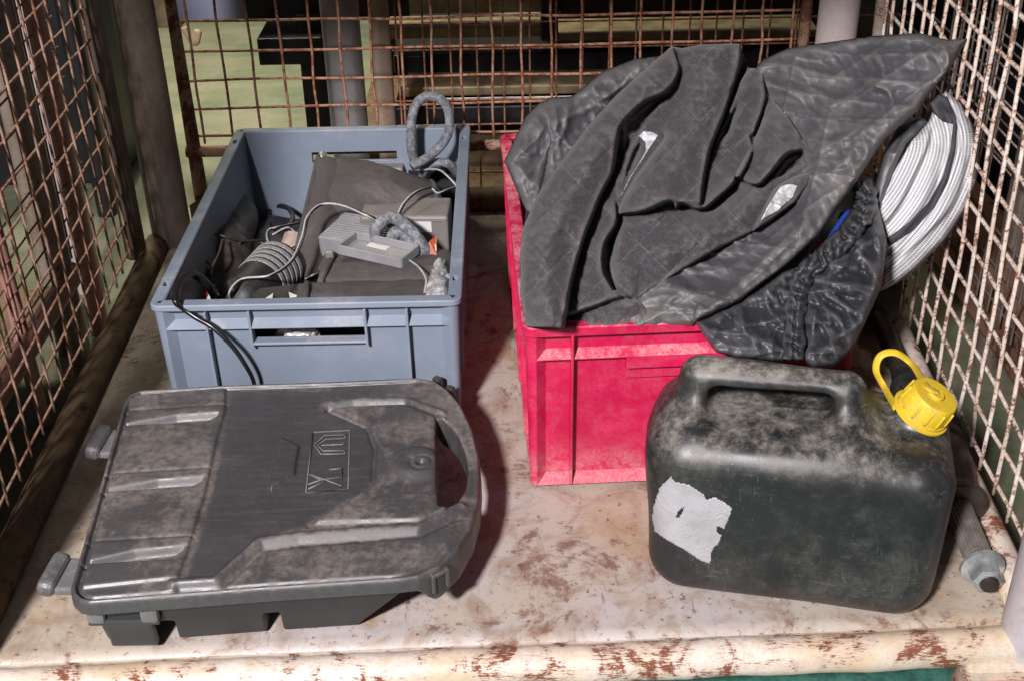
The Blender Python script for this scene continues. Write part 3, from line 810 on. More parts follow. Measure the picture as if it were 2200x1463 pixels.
# moulded line emblem on the sunk plate
def emblem(px, closed=False):
    P = [WZ(u, v, TOPZ + 0.0) for u, v in px]
    if closed: P = P + [P[0]]
    tube('emblem_line', P, 0.0009, 'latch_plastic', lid, seg=5, smooth_path=False)
emblem([(742, 933), (697, 935), (675, 956), (690, 975), (740, 974)])
emblem([(742, 941), (700, 943), (682, 956), (694, 968), (740, 967)])
emblem([(742, 933), (741, 941)]); emblem([(740, 974), (740, 967)])
emblem([(690, 956), (735, 954), (741, 950)])
emblem([(735, 1005), (733, 1043), (668, 1018)]); emblem([(735, 1005), (708, 1008)]); emblem([(733, 1024), (690, 1030), (662, 1040)])
emblem([(662, 1050), (700, 1032)]); emblem([(664, 1018), (690, 1030)])
emblem([(672, 928), (752, 924), (748, 1050), (657, 1058)], True)

# ------------------------------------------------------------------ jerry can
JA = math.radians(-12.7)
JC = np.array([0.308, 1.080])
can = thing('jerry_can', 'scuffed black plastic jerry can with yellow screw cap and torn paper label', 'jerry can', (JC[0], JC[1], 0.0), JA, world_parts=False)
AX = np.array([math.sin(math.radians(24)), -0.12, math.cos(math.radians(24))]); AX /= np.linalg.norm(AX)
NK = np.array([0.107, 0.012, 0.194])
def can_sdf(x, y, z):
    tp = 1.0 + 0.05 * np.clip(z / 0.2, 0, 1)
    f = sd_rbox(x * tp ** -1, y, z, (0, 0, 0.105), (0.152, 0.086, 0.104), 0.042)
    yy = y
    top = sd_rbox(x, yy, z, (-0.030, 0, 0.165), (0.105, 0.055, 0.060), 0.05)
    f = smin(f, top, 0.05)
    ridge = sd_rbox(x, yy, z, (-0.036, 0, 0.199), (0.096, 0.021, 0.066), 0.0205)
    f = smin(f, ridge, 0.030)
    hole = sd_rbox(x, yy, z, (-0.036, -0.03, 0.2285), (0.066, 0.10, 0.0155), 0.0142)
    f = smax(f, -hole, 0.014)
    s = (x - NK[0]) * AX[0] + (y - NK[1]) * AX[1] + (z - NK[2]) * AX[2]
    rr = np.sqrt(np.maximum((x - NK[0]) ** 2 + (y - NK[1]) ** 2 + (z - NK[2]) ** 2 - s * s, 0))
    neck = np.maximum(rr - 0.0225, np.abs(s - 0.01) - 0.025)
    f = smin(f, neck, 0.018)
    f = f + 0.0010 * np.exp(-(np.abs(y) / 0.0012) ** 2) * -1 * (z > 0.16)          # moulding seam
    f = f + 0.0026 * (np.sin(x * 31 + 1.0) * np.sin(z * 27) * np.sin(y * 20 + 2)) + 0.0035 * np.exp(-((x - .03) ** 2 + (z - .06) ** 2) / .0009) * (y < 0) + 0.0025 * np.exp(-((x - .10) ** 2 + (z - .11) ** 2) / .0006) * (y < 0)
    return f
surface('body', can_sdf, (-0.18, -0.11, -0.004), (0.18, 0.11, 0.275), 0.0022, 'can_plastic', can)
capb = NK + AX * 0.028
cap = lathe('cap', [(0, 0.0265), (0.002, 0.0285), (0.005, 0.0285), (0.006, 0.0268), (0.0265, 0.0255), (0.0285, 0.0240), (0.029, 0.020), (0.028, 0.012), (0.028, 0.0085), (0.031, 0.0085), (0.0318, 0.0075), (0.0312, 0.004), (0.0312, 0.0005)], capb, AX, 'yellow_plastic', can, 48)
N1 = np.cross(AX, [0, 1, 0]); N1 /= np.linalg.norm(N1); N2 = np.cross(AX, N1)
for k in range(12):
    a = 2 * math.pi * k / 12
    d = math.cos(a) * N1 + math.sin(a) * N2
    tube('cap_rib', [capb + d * 0.0268 + AX * 0.006, capb + d * 0.0266 + AX * 0.015, capb + d * 0.0258 + AX * 0.0245], 0.0016, 'yellow_plastic', cap, n=6, seg=6)
ct = capb + AX * 0.0325
Rj = np.array([[math.cos(-JA), -math.sin(-JA)], [math.sin(-JA), math.cos(-JA)]])
def to_can(p): q = Rj @ (np.asarray(p)[:2] - JC); return np.array([q[0], q[1], p[2]])
strap = [ct, ct + np.array([-0.012, 0.003, 0.004])] + [to_can(WY(u, v, y)) for u, v, y in ((1962, 785, 1.125), (1925, 758, 1.135), (1892, 764, 1.135), (1882, 795, 1.13), (1900, 832, 1.12))] + [capb - N1 * 0.0 + np.array([-0.026, -0.004, 0.006])]
tube('strap', strap, 0.0044, 'yellow_plastic', cap, n=60, seg=10, flat=0.32)
lathe('strap_ring', [(-0.001, 0.029), (0.0, 0.031), (0.0025, 0.031), (0.0035, 0.028)], capb - AX * 0.001, AX, 'yellow_plastic', cap, 40)
# torn label wrapped on the lower left of the front
LAB = [(1441, 1021), (1452, 1034), (1481, 1040), (1512, 1060), (1519, 1072), (1536, 1066), (1560, 1079), (1575, 1092), (1566, 1118), (1556, 1139), (1541, 1131), (1541, 1141), (1552, 1149), (1545, 1170), (1534, 1178), (1529, 1190), (1526, 1213), (1500, 1203), (1470, 1182), (1430, 1160), (1405, 1142), (1399, 1112), (1404, 1080), (1416, 1045)]
st = 2.5
us = np.arange(1395, 1580, st); vs = np.arange(1016, 1218, st)
UU, VV = np.meshgrid(us, vs)
ins = sd_poly(UU + 2.2 * (vnoise(np.stack([UU * .12, VV * .12, UU * 0], -1), 5) - .5), VV, LAB) < 0
D = FW + (UU[..., None] - 1100) / F_PX * RT + (731.5 - VV[..., None]) / F_PX * UP
def at_t(t):
    p = CAM + D * t[..., None]
    q = (p[..., :2] - JC) @ Rj.T
    return q[..., 0], q[..., 1], p[..., 2]
t = np.full(UU.shape, 1.05)
for _ in range(60): t = t + 0.7 * can_sdf(*at_t(t))
x, y, z = at_t(t - 0.0010 - 0.0005 * fbm(np.stack([UU, VV, UU * 0], -1) * 0.05, 8, 3, True))
idx = np.arange(UU.size).reshape(UU.shape)
F = [(idx[a, b], idx[a + 1, b], idx[a + 1, b + 1], idx[a, b + 1]) for a in range(UU.shape[0] - 1) for b in range(UU.shape[1] - 1) if ins[a, b] and ins[a + 1, b] and ins[a, b + 1] and ins[a + 1, b + 1]]
used = sorted({k for f in F for k in f}); remap = {k: i for i, k in enumerate(used)}
P3 = np.stack([x, y, z], -1).reshape(-1, 3)[used]
lab = new_obj('label', pymesh('label', P3, [tuple(remap[k] for k in f) for f in F]), 'torn_paper', can, True)
lab['label'] = 'torn creased grey paper label'
lab.modifiers.new('thickness', 'SOLIDIFY').thickness = 0.0008
SM = [(1452, 1110), (1456, 1098), (1464, 1090), (1470, 1088), (1468, 1098), (1460, 1110), (1454, 1114)]
ins2 = sd_poly(UU, VV, SM) < 1.0
x, y, z = at_t(t - 0.0022)
F = [(idx[a, b], idx[a + 1, b], idx[a + 1, b + 1], idx[a, b + 1]) for a in range(UU.shape[0] - 1) for b in range(UU.shape[1] - 1) if ins2[a, b] and ins2[a + 1, b] and ins2[a, b + 1] and ins2[a + 1, b + 1]]
used = sorted({k for f in F for k in f}); remap = {k: i for i, k in enumerate(used)}
new_obj('smudge', pymesh('smudge', np.stack([x, y, z], -1).reshape(-1, 3)[used], [tuple(remap[k] for k in f) for f in F]), 'cable_black', lab, True)

# ------------------------------------------------------------------ heap of covers in the red crate
_V = [60, 100, 200, 300, 400, 500, 600, 690, 780]
_Y = [1.72, 1.70, 1.63, 1.55, 1.46, 1.375, 1.305, 1.246, 1.20]
def C(u, v, k=0.0):
    y = np.interp(v, _V, _Y); d = ray(u, v); t = y / d[1]
    return CAM + d * (t - k)
def zp(pts): return [(1074 + x / 1.943, 43 + y / 1.943) for x, y in pts]
def near(U, V, pts):
    """distance, side (+1 right of travel) and travel fraction of the nearest point on a smoothed line"""
    P = catmull(pts, max(12, len(pts) * 5)) if len(pts) > 2 else np.asarray(pts, float)
    L = np.concatenate([[0], np.cumsum(np.linalg.norm(np.diff(P, axis=0), axis=1))]); L /= L[-1]
    best = np.full(U.shape, 1e9); sg = np.ones(U.shape); tt = np.zeros(U.shape)
    for i in range(len(P) - 1):
        ex, ey = P[i + 1] - P[i]; wx, wy = U - P[i][0], V - P[i][1]
        t = np.clip((wx * ex + wy * ey) / (ex * ex + ey * ey + 1e-9), 0, 1)
        d = np.hypot(wx - ex * t, wy - ey * t); m = d < best
        best = np.where(m, d, best); sg = np.where(m, np.sign(ex * wy - ey * wx), sg); tt = np.where(m, L[i] + t * (L[i + 1] - L[i]), tt)
    return best, sg, tt
def crease(U, V, pts, h, w=30, side=1, low=0.7, wl=13, e0=0.1, e1=0.1):
    d, s, t = near(U, V, zp(pts))
    tap = (sstep(t, 0, e0) if e0 else 1) * (sstep(1 - t, 0, e1) if e1 else 1)
    q = 0.5 + 0.5 * np.tanh(s * side * d / 2.2)
    return 1.6 * h * tap * (q * (np.exp(-d / (1.35 * w)) - 0.34 * np.exp(-(d / 4.5) ** 2)) - (1 - q) * low * np.exp(-d / wl))
def fold_ridge(U, V, pts, h, w=12):
    d, s, t = near(U, V, zp(pts))
    return 1.5 * h * np.sin(math.pi * np.clip(t, 0.02, 0.98)) ** 0.5 * np.exp(-np.sqrt(d * d + 4) / w)
def pit(U, V, poly, h, soft=9):
    return -h * sstep(-sd_poly(U, V, zp(poly)), -2, soft)
def facets(U, V, seed, period, n=5, lean=None):
    """planar facets meeting in straight creases, as in crumpled nylon"""
    r = np.random.default_rng(seed); k = 0
    for i in range(n):
        th = (lean + r.normal(0, 0.45)) if (lean is not None and i < n - 2) else r.uniform(0, math.pi)
        p = period * r.uniform(0.6, 1.5)
        x = (U * math.cos(th) + V * math.sin(th)) / p + 2.2 * fbm(np.stack([U / period / 3.5, V / period / 3.5, U * 0 + i], -1), seed + i, 2)
        tri = np.abs((x % 1.0) - r.uniform(0.3, 0.7))
        m = sstep(fbm(np.stack([U / period / 2.2, V / period / 2.2, U * 0 + 9 + i], -1), seed + 31 + i, 2), 0.32, 0.62)
        k = k + tri * m * p / period
    return k / n
def relief(name, poly, kfun, mat, parent, step=3.0, edge=14, drop=0.025, base=None, thick=0.0025, uvk=None):
    poly = np.asarray(poly, float)
    us = np.arange(poly[:, 0].min() - step, poly[:, 0].max() + 2 * step, step)
    vs = np.arange(poly[:, 1].min() - step, poly[:, 1].max() + 2 * step, step)
    U, V = np.meshgrid(us, vs)
    sd = sd_poly(U, V, poly)
    gv, gu = np.gradient(sd, step)
    keep = sd < step * 0.9
    out = np.clip(sd, 0, None)
    U2, V2 = U - gu * out, V - gv * out
    e = np.clip(-sd, 0, None); x = np.clip(1 - e / edge, 0, 1)
    k = kfun(U2, V2) - drop * (1 - np.sqrt(np.clip(1 - x * x, 0, 1)))
    D = FW + (U2[..., None] - 1100) / F_PX * RT + (731.5 - V2[..., None]) / F_PX * UP
    yb = (base or (lambda v: np.interp(v, _V, _Y)))(V2)
    P = CAM + D * (yb / D[..., 1] - k)[..., None]
    def blur(a):
        b = np.pad(a, 1, mode='edge'); return (b[:-2, 1:-1] + b[2:, 1:-1] + b[1:-1, :-2] + b[1:-1, 2:] + 2 * a) / 6
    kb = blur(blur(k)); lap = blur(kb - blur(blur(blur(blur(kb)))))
    crease_sheen = np.clip(lap / 0.00045, 0, 1) ** 1.3
    ks = kb
    for _ in range(40): ks = blur(ks)
    crest = np.clip((kb - ks) / 0.006, 0, 1)
    idx = np.arange(U.size).reshape(U.shape)
    ok = keep[:-1, :-1] & keep[1:, :-1] & keep[1:, 1:] & keep[:-1, 1:]
    Q = np.stack([idx[:-1, :-1][ok], idx[1:, :-1][ok], idx[1:, 1:][ok], idx[:-1, 1:][ok]], 1)
    used, inv = np.unique(Q, return_inverse=True); Q = inv.reshape(Q.shape)
    uv = np.stack([U2, V2], -1).reshape(-1, 2)[used] / 1700.0 if uvk is None else uvk(U2, V2).reshape(-1, 2)[used]
    o = new_obj(name, pymesh(name, P.reshape(-1, 3)[used], [tuple(map(int, q)) for q in Q], uv), mat, parent, True)
    for an, av in (('crease_sheen', crease_sheen), ('crest', crest)):
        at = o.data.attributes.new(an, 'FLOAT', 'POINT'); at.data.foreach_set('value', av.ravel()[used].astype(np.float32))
    sdm = o.modifiers.new('thickness', 'SOLIDIFY'); sdm.thickness = thick; sdm.offset = -1
    return o
def pn(U, V, fu, fv, seed, oct=4, ridged=False):
    return fbm(np.stack([U * fu, V * fv, U * 0 + seed * 3.3], -1), seed, oct, ridged) - 0.5

quilt = thing('quilted_cover', 'dark grey quilted cover with reflective patches, bunched on top of the red crate', 'cover', (0.2, 1.5, 0.236))
def quilt_k(U, V):
    k = 0.022 + 0.050 * sstep(U, 1500, 1750) - 0.02 * sstep(V, 640, 700)
    k += 0.066 * np.exp(-(near(U, V, zp([(190, 1250), (190, 950), (330, 660), (470, 430), (640, 240)]))[0] / 45) ** 2)
    k += 0.062 * np.exp(-(near(U, V, zp([(640, 740), (760, 520), (860, 280), (880, 120)]))[0] / 50) ** 2)
    k += 0.042 * np.exp(-(near(U, V, zp([(1180, 430), (1150, 560)]))[0] / 40) ** 2)
    k += 0.038 * np.exp(-(near(U, V, zp([(700, 960), (900, 880), (1050, 760)]))[0] / 40) ** 2)
    k += crease(U, V, [(268, 1290), (285, 1180), (305, 1080), (350, 920), (420, 740), (470, 640), (490, 520), (500, 430)], 0.026, 34, -1, 0.9, 16, 0, .05)
    k += crease(U, V, [(495, 450), (590, 355), (700, 298), (748, 215), (735, 150), (722, 100)], 0.020, 30, -1, 0.8, 22, .1, .02)
    k += crease(U, V, [(600, 1190), (540, 1165), (480, 1130), (430, 1040), (440, 930), (482, 860), (490, 800), (480, 735)], 0.018, 22, -1, 1.0, 16)
    k += crease(U, V, [(488, 815), (530, 720), (580, 640), (640, 560), (690, 490), (660, 455)], 0.012, 30, 1, 1.0, 14)
    k += crease(U, V, [(488, 815), (600, 800), (705, 762), (735, 785), (760, 770), (840, 792), (920, 735), (1000, 665)], 0.024, 36, -1, 0.7, 14, .03, .08)
    k += crease(U, V, [(838, 785), (850, 680), (880, 540), (940, 390), (1000, 200), (1012, 90)], 0.026, 36, -1, 0.8, 20, .04, 0)
    k += crease(U, V, [(850, 805), (930, 735), (1000, 662), (1050, 560), (1045, 490), (1015, 455)], 0.018, 26, -1, 0.8, 13)
    k += crease(U, V, [(945, 400), (985, 300), (1000, 250), (1055, 205)], 0.012, 22, 1, 0.8, 14)
    k += crease(U, V, [(1050, 500), (1090, 400), (1112, 310), (1098, 225)], 0.020, 26, -1, 0.8, 14)
    k += crease(U, V, [(980, 652), (1070, 692), (1130, 642), (1200, 562), (1275, 545)], 0.022, 30, -1, 0.9, 16, .03, .1)
    k += crease(U, V, [(978, 655), (1045, 545), (1095, 420), (1118, 330)], 0.010, 26, 1, 0.6, 10)
    k += crease(U, V, [(1050, 890), (1105, 785), (1150, 705), (1220, 662), (1300, 632)], 0.016, 18, 1, 0.9, 14, .05, .05)
    k += crease(U, V, [(262, 1245), (400, 1195), (500, 1160), (580, 1165)], 0.014, 24, -1, 0.8, 12)
    for pl, h in (([(525, 625), (555, 545), (590, 500), (592, 540), (562, 620), (512, 710)], .030),
                  ([(1012, 90), (1045, 190), (1000, 280), (950, 390), (905, 500), (872, 620), (880, 540), (940, 390), (1000, 200)], .045),
                  ([(955, 400), (1000, 325), (995, 380), (960, 480), (905, 520)], .030),
                  ([(432, 1040), (442, 930), (485, 860), (500, 822), (520, 835), (492, 920), (472, 1020), (492, 1130), (470, 1140)], .030),
                  ([(1140, 668), (1200, 590), (1268, 555), (1255, 605), (1180, 665)], .028),
                  ([(520, 440), (610, 365), (690, 320), (620, 420), (520, 560)], .020)):
        k += pit(U, V, pl, h)
    for pts, h, w in (([(725, 800), (790, 720), (835, 680)], .006, 9), ([(600, 1180), (700, 1080), (900, 990)], .003, 8), ([(150, 1100), (240, 1040)], .003, 10),
                      ([(120, 860), (260, 800), (380, 790)], .003, 9), ([(300, 600), (420, 560)], .003, 9), ([(580, 250), (690, 200)], .004, 10), ([(590, 350), (600, 280), (560, 260)], .005, 9),
                      ([(1110, 420), (1250, 500), (1300, 580)], .004, 12), ([(760, 150), (800, 350), (760, 420)], .005, 14), ([(560, 920), (760, 880), (960, 840)], .003, 10), ([(130, 1180), (230, 1160)], .004, 9)):
        k += fold_ridge(U, V, pts, h, w)
    k += 0.024 * pn(U, V, .016, .012, 3, 3) + 0.0055 * pn(U, V, .045, .035, 4, 3, True) + 0.038 * facets(U, V, 7, 75, 5, 2.2) + 0.010 * facets(U, V, 8, 26, 5) + 0.0012 * pn(U, V, .16, .16, 5, 3)
    return k
QP = zp([(108, 1282), (85, 1150), (84, 1000), (92, 880), (150, 740), (250, 600), (370, 440), (480, 320), (600, 210), (715, 112), (760, 118), (850, 103), (1000, 98), (1018, 150), (1040, 205), (1062, 200), (1098, 232), (1112, 300), (1200, 400), (1290, 530), (1314, 595), (1290, 690), (1230, 765), (1130, 840), (1040, 893), (900, 962), (720, 1070), (580, 1165), (618, 1215), (625, 1275), (450, 1288), (290, 1290)])
relief('cloth', QP, quilt_k, 'quilt', quilt, 2.4, 8, 0.022, thick=0.002)
def lift(f, d): return lambda U, V: f(U, V) + d
SP1 = zp([(505, 735), (545, 650), (600, 575), (640, 515), (662, 482), (640, 468), (600, 464), (578, 486), (606, 510), (608, 545), (575, 610), (530, 690)])
relief('reflective_patch', SP1, lift(quilt_k, 0.0035), 'reflective', quilt, 2.0, 4, 0.002, thick=0.001)
SP2 = zp([(1085, 842), (1110, 790), (1150, 722), (1172, 690), (1215, 685), (1245, 692), (1225, 740), (1160, 800)])
relief('reflective_patch', SP2, lift(quilt_k, 0.0035), 'reflective', quilt, 2.0, 4, 0.002, thick=0.001)

ny = thing('nylon_cover', 'creased black nylon cover with gathered elastic hem draped over the red crate', 'cover', (0.36, 1.45, 0.236))
def nylon_k(U, V):
    k = 0.20 * np.clip((U - 1600) / 470, -0.15, 1.05) * np.clip((640 - V) / 330, 0, 1) + 0.004
    k += 0.030 * np.exp(-(near(U, V, zp([(860, 1240), (1100, 1090), (1330, 820), (1500, 560), (1640, 330), (1700, 150)]))[0] / 70) ** 2)
    for pts, h, w in (([(830, 1235), (960, 1140), (1100, 1010), (1250, 860)], .010, 12), ([(830, 1240), (1010, 1120), (1180, 960), (1330, 790)], .009, 12), ([(835, 1245), (1050, 1130), (1240, 985), (1320, 890)], .007, 11),
                      ([(1330, 545), (1420, 505), (1500, 445)], .012, 11), ([(1450, 560), (1480, 640), (1500, 690)], .008, 10), ([(1360, 650), (1440, 590), (1490, 510)], .009, 11), ([(1500, 445), (1530, 560), (1450, 660)], .008, 10),
                      ([(1100, 260), (1250, 330), (1370, 470)], .010, 18), ([(1230, 130), (1290, 270), (1390, 340)], .012, 24), ([(1330, 370), (1450, 330), (1570, 230)], .010, 18), ([(1550, 270), (1620, 300), (1650, 380)], .012, 9),
                      ([(1560, 120), (1600, 220), (1560, 290)], .008, 18), ([(1790, 120), (1850, 220), (1830, 290)], .014, 12), ([(1840, 100), (1870, 150), (1860, 230)], .010, 9), ([(1640, 390), (1720, 360), (1770, 320)], .007, 10),
                      ([(1590, 420), (1700, 400)], .006, 10), ([(1270, 420), (1330, 520), (1340, 620)], .008, 14), ([(580, 1180), (700, 1150), (800, 1180)], .008, 9), ([(640, 1240), (720, 1160), (790, 1100)], .008, 9), ([(700, 1230), (780, 1200)], .006, 7)):
        k += fold_ridge(U, V, pts, h, w)
    k += crease(U, V, [(812, 1280), (812, 1225), (830, 1180)], 0.010, 14, 1, 0.6, 8)
    k += 0.095 * facets(U, V, 13, 95, 5, 0.9) + 0.034 * facets(U, V, 14, 36, 6)
    return k
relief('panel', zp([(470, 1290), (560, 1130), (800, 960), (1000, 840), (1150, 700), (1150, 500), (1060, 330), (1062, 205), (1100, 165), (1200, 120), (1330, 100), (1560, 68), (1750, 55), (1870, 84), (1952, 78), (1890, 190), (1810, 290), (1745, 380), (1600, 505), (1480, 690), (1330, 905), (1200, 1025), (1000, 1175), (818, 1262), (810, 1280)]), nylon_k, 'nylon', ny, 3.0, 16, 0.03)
def back_k(U, V):
    k = 0.012 + 0.03 * np.exp(-(near(U, V, zp([(90, 640), (120, 480), (230, 400), (420, 290), (620, 190)]))[0] / 40) ** 2)
    for pts, h, w in (([(430, 215), (385, 300), (480, 335)], .008, 8), ([(300, 320), (400, 300), (480, 315)], .007, 8), ([(215, 330), (235, 440), (165, 620), (150, 700)], .012, 9), ([(280, 340), (270, 450), (200, 600)], .010, 9),
                      ([(60, 510), (110, 560), (150, 540)], .008, 8), ([(40, 600), (100, 640), (140, 720)], .008, 8), ([(560, 170), (520, 260), (430, 330)], .008, 9), ([(110, 410), (160, 470), (150, 560)], .008, 9), ([(330, 400), (400, 360), (470, 370)], .006, 8)):
        k += fold_ridge(U, V, pts, h, w)
    k += pit(U, V, [(150, 760), (200, 560), (215, 470), (225, 480), (200, 640), (170, 770)], .02)
    return k + 0.080 * facets(U, V, 23, 70, 5, 0.5) + 0.034 * facets(U, V, 24, 30, 6)
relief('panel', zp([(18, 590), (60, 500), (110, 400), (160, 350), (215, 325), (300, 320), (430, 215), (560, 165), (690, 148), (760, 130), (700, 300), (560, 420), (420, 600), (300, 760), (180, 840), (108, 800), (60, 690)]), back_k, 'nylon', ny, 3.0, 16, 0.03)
def skirt_k(U, V):
    k = 0.030 + 0.02 * sstep(V, 650, 760)
    for pts, h, w in (([(820, 1262), (900, 1300), (1040, 1320), (1200, 1380)], .010, 9), ([(850, 1300), (960, 1360), (1100, 1370)], .008, 8), ([(1110, 1110), (1120, 1200), (1200, 1290)], .012, 9), ([(1110, 1120), (1180, 1130), (1250, 1150)], .010, 8), ([(1000, 1200), (1020, 1290), (1010, 1320)], .006, 9),
                      ([(1130, 1260), (1180, 1240), (1240, 1250)], .012, 8), ([(1290, 1080), (1400, 1100), (1590, 1120)], .014, 12), ([(1350, 1150), (1450, 1200), (1540, 1250)], .014, 11), ([(1290, 1210), (1360, 1290), (1400, 1390)], .013, 11), ([(1320, 1160), (1310, 1280), (1290, 1370)], .010, 10),
                      ([(1480, 950), (1540, 1020), (1590, 1100)], .012, 11), ([(1460, 1010), (1390, 1060), (1330, 1080)], .010, 10), ([(1400, 1330), (1470, 1290), (1530, 1250)], .010, 9), ([(1545, 820), (1570, 900), (1600, 960)], .010, 9), ([(1420, 1140), (1500, 1130), (1560, 1160)], .010, 9), ([(1360, 1200), (1420, 1260), (1440, 1330)], .010, 9)):
        k += fold_ridge(U, V, pts, h, w)
    return k + 0.085 * facets(U, V, 33, 75, 5) + 0.036 * facets(U, V, 34, 30, 6)
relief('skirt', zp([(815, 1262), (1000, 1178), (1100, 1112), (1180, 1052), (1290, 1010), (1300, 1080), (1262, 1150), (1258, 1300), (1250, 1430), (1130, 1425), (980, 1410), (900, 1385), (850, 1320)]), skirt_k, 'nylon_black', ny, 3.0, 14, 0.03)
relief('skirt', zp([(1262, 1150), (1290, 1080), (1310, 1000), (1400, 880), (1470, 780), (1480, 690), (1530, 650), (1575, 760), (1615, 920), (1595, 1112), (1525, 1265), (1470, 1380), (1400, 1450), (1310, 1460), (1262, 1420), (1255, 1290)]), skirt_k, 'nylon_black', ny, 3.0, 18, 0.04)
HEM = [(1500, 665), (1530, 745), (1500, 840), (1420, 930), (1335, 1000), (1280, 1060), (1243, 1150), (1230, 1260), (1226, 1420)]
hp = catmull(np.array(zp(HEM)), 60); ht = np.gradient(hp, axis=0); ht /= np.linalg.norm(ht, axis=1)[:, None]
hn = np.stack([-ht[:, 1], ht[:, 0]], 1); hw = (24 + 12 * (vnoise(np.stack([np.arange(60) * .9, np.zeros(60), np.zeros(60)], 1), 3) - .5))[:, None]
def hem_k(U, V):
    d, s_, t = near(U, V, zp(HEM))
    ph = t * 105 + 14 * fbm(np.stack([U * .02, V * .02, U * 0], -1), 6, 2) + s_ * d * 0.10
    gather = (0.5 + 0.5 * np.sin(ph)) ** 0.7 * (0.55 + 0.9 * vnoise(np.stack([t * 40, s_ * d * .08, U * 0], -1), 8))
    return 0.056 + 0.02 * sstep(V, 650, 760) + 0.012 * np.exp(-(d / 18) ** 2) + 0.010 * gather * np.exp(-(d / 26) ** 2) - 0.006 * np.exp(-(d / 4) ** 2) + 0.030 * facets(U, V, 61, 26, 6)
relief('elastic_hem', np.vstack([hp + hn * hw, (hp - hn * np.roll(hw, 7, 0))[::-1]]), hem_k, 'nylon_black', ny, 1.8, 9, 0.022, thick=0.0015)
def net(rows): return [[C(*p) for p in r] for r in rows]
bl = sheet('blue_lining', net([[(1762, 548, .01), (1780, 542, .01)], [(1786, 500, .015), (1806, 495, .015)], [(1815, 455, .02), (1828, 452, .02)]]), 'blue_lining', ny, 16, 20, 0.001, 20, seed=26, roll=(0, .01, -.01))
bl['label'] = 'strip of bright blue lining'
# slack cloth filling the crate below the folds
sheet('slack_cloth', net([
    [(1150, 705, -.03), (1300, 705, -.03), (1500, 700, -.03), (1690, 680, -.03)],
    [(1140, 560, -.04), (1300, 560, -.05), (1500, 560, -.05), (1720, 560, -.05)],
    [(1150, 420, -.05), (1320, 420, -.06), (1520, 420, -.06), (1780, 430, -.05)],
    [(1200, 300, -.05), (1350, 300, -.06), (1560, 300, -.06), (1800, 300, -.05)],
    [(1340, 180, -.05), (1420, 190, -.06), (1590, 190, -.06), (1780, 180, -.05)]]), 'nylon_black', ny, 60, 60, 0.006, 14, seed=27)

net_bag = thing('mesh_bag', 'white net fabric bundle with black edging squeezed between the heap and the right mesh', 'mesh bag', (0.5, 1.45, 0.2))
def E_(u, v, k=0.0):
    y = np.interp(v, [190, 330, 450, 620], [1.50, 1.44, 1.42, 1.40]); d = ray(u, v); return CAM + d * (y / d[1] - k)
def band(name, rows, mat, seed, nu=40, nv=90, amp=0.003, **k):
    return sheet(name, [[E_(*p) for p in r] for r in rows], mat, net_bag, nu, nv, amp, 26, seed=seed, roll=(0.0, 0.022, -0.018), **k)
def bag_y(v): return np.interp(v, [190, 330, 450, 620], [1.50, 1.44, 1.42, 1.40])
def bag_k(U, V):
    k = 0.006 + 0 * U
    for pts, h, side in (([(1590, 1070), (1700, 960), (1830, 800), (1900, 620), (1930, 480), (1870, 330)], .008, 1), ([(1600, 1000), (1700, 900), (1800, 770), (1850, 640), (1880, 480), (1840, 370)], .009, 1),
                         ([(1590, 880), (1680, 760), (1740, 640), (1790, 520), (1800, 440)], .009, -1), ([(1580, 820), (1640, 660), (1720, 520), (1760, 440)], .007, -1), ([(1640, 1020), (1790, 890), (1900, 760), (1960, 560)], .006, -1)):
        k += crease(U, V, pts, h, 24, side, 0.5, 14)
    for pts, h in (([(1690, 830), (1790, 640), (1830, 520)], .006), ([(1610, 860), (1680, 720), (1760, 560)], .006), ([(1650, 900), (1760, 760), (1840, 600)], .006)):
        k += fold_ridge(U, V, pts, h, 14)
    return k + 0.006 * pn(U, V, .03, .02, 43, 3)
def bag_uv(U, V):
    d, s_, t = near(U, V, zp([(1500, 1120), (1700, 960), (1850, 760), (1930, 520), (1860, 260)]))
    return np.stack([d * s_ / 1800.0, t * 0.52], -1)
relief('net_cloth', zp([(1585, 1135), (1590, 960), (1600, 870), (1575, 800), (1640, 640), (1720, 500), (1790, 420), (1820, 340), (1860, 292), (1925, 350), (1975, 440), (2000, 540), (1988, 680), (1940, 800), (1860, 920), (1740, 1040), (1660, 1100)]), bag_k, 'mesh_cloth', net_bag, 3.0, 12, 0.03, bag_y, uvk=bag_uv)
def edge_k(U, V): return bag_k(U, V) + 0.006
relief('edging', zp([(1612, 915), (1700, 850), (1790, 760), (1850, 650), (1880, 540), (1890, 440), (1880, 390), (1905, 400), (1912, 450), (1902, 560), (1872, 680), (1815, 785), (1730, 880), (1625, 950)]), edge_k, 'webbing', net_bag, 3.0, 8, 0.008, bag_y)
relief('edging', zp([(1790, 350), (1830, 310), (1870, 320), (1905, 400), (1890, 440), (1850, 430), (1815, 400)]), edge_k, 'webbing', net_bag, 3.0, 8, 0.012, bag_y)
relief('edging', zp([(1560, 700), (1600, 560), (1660, 440), (1760, 400), (1790, 430), (1700, 520), (1640, 640), (1590, 800), (1570, 790)]), lambda U, V: bag_k(U, V) - 0.004, 'nylon_black', net_bag, 3.0, 12, 0.02, bag_y)

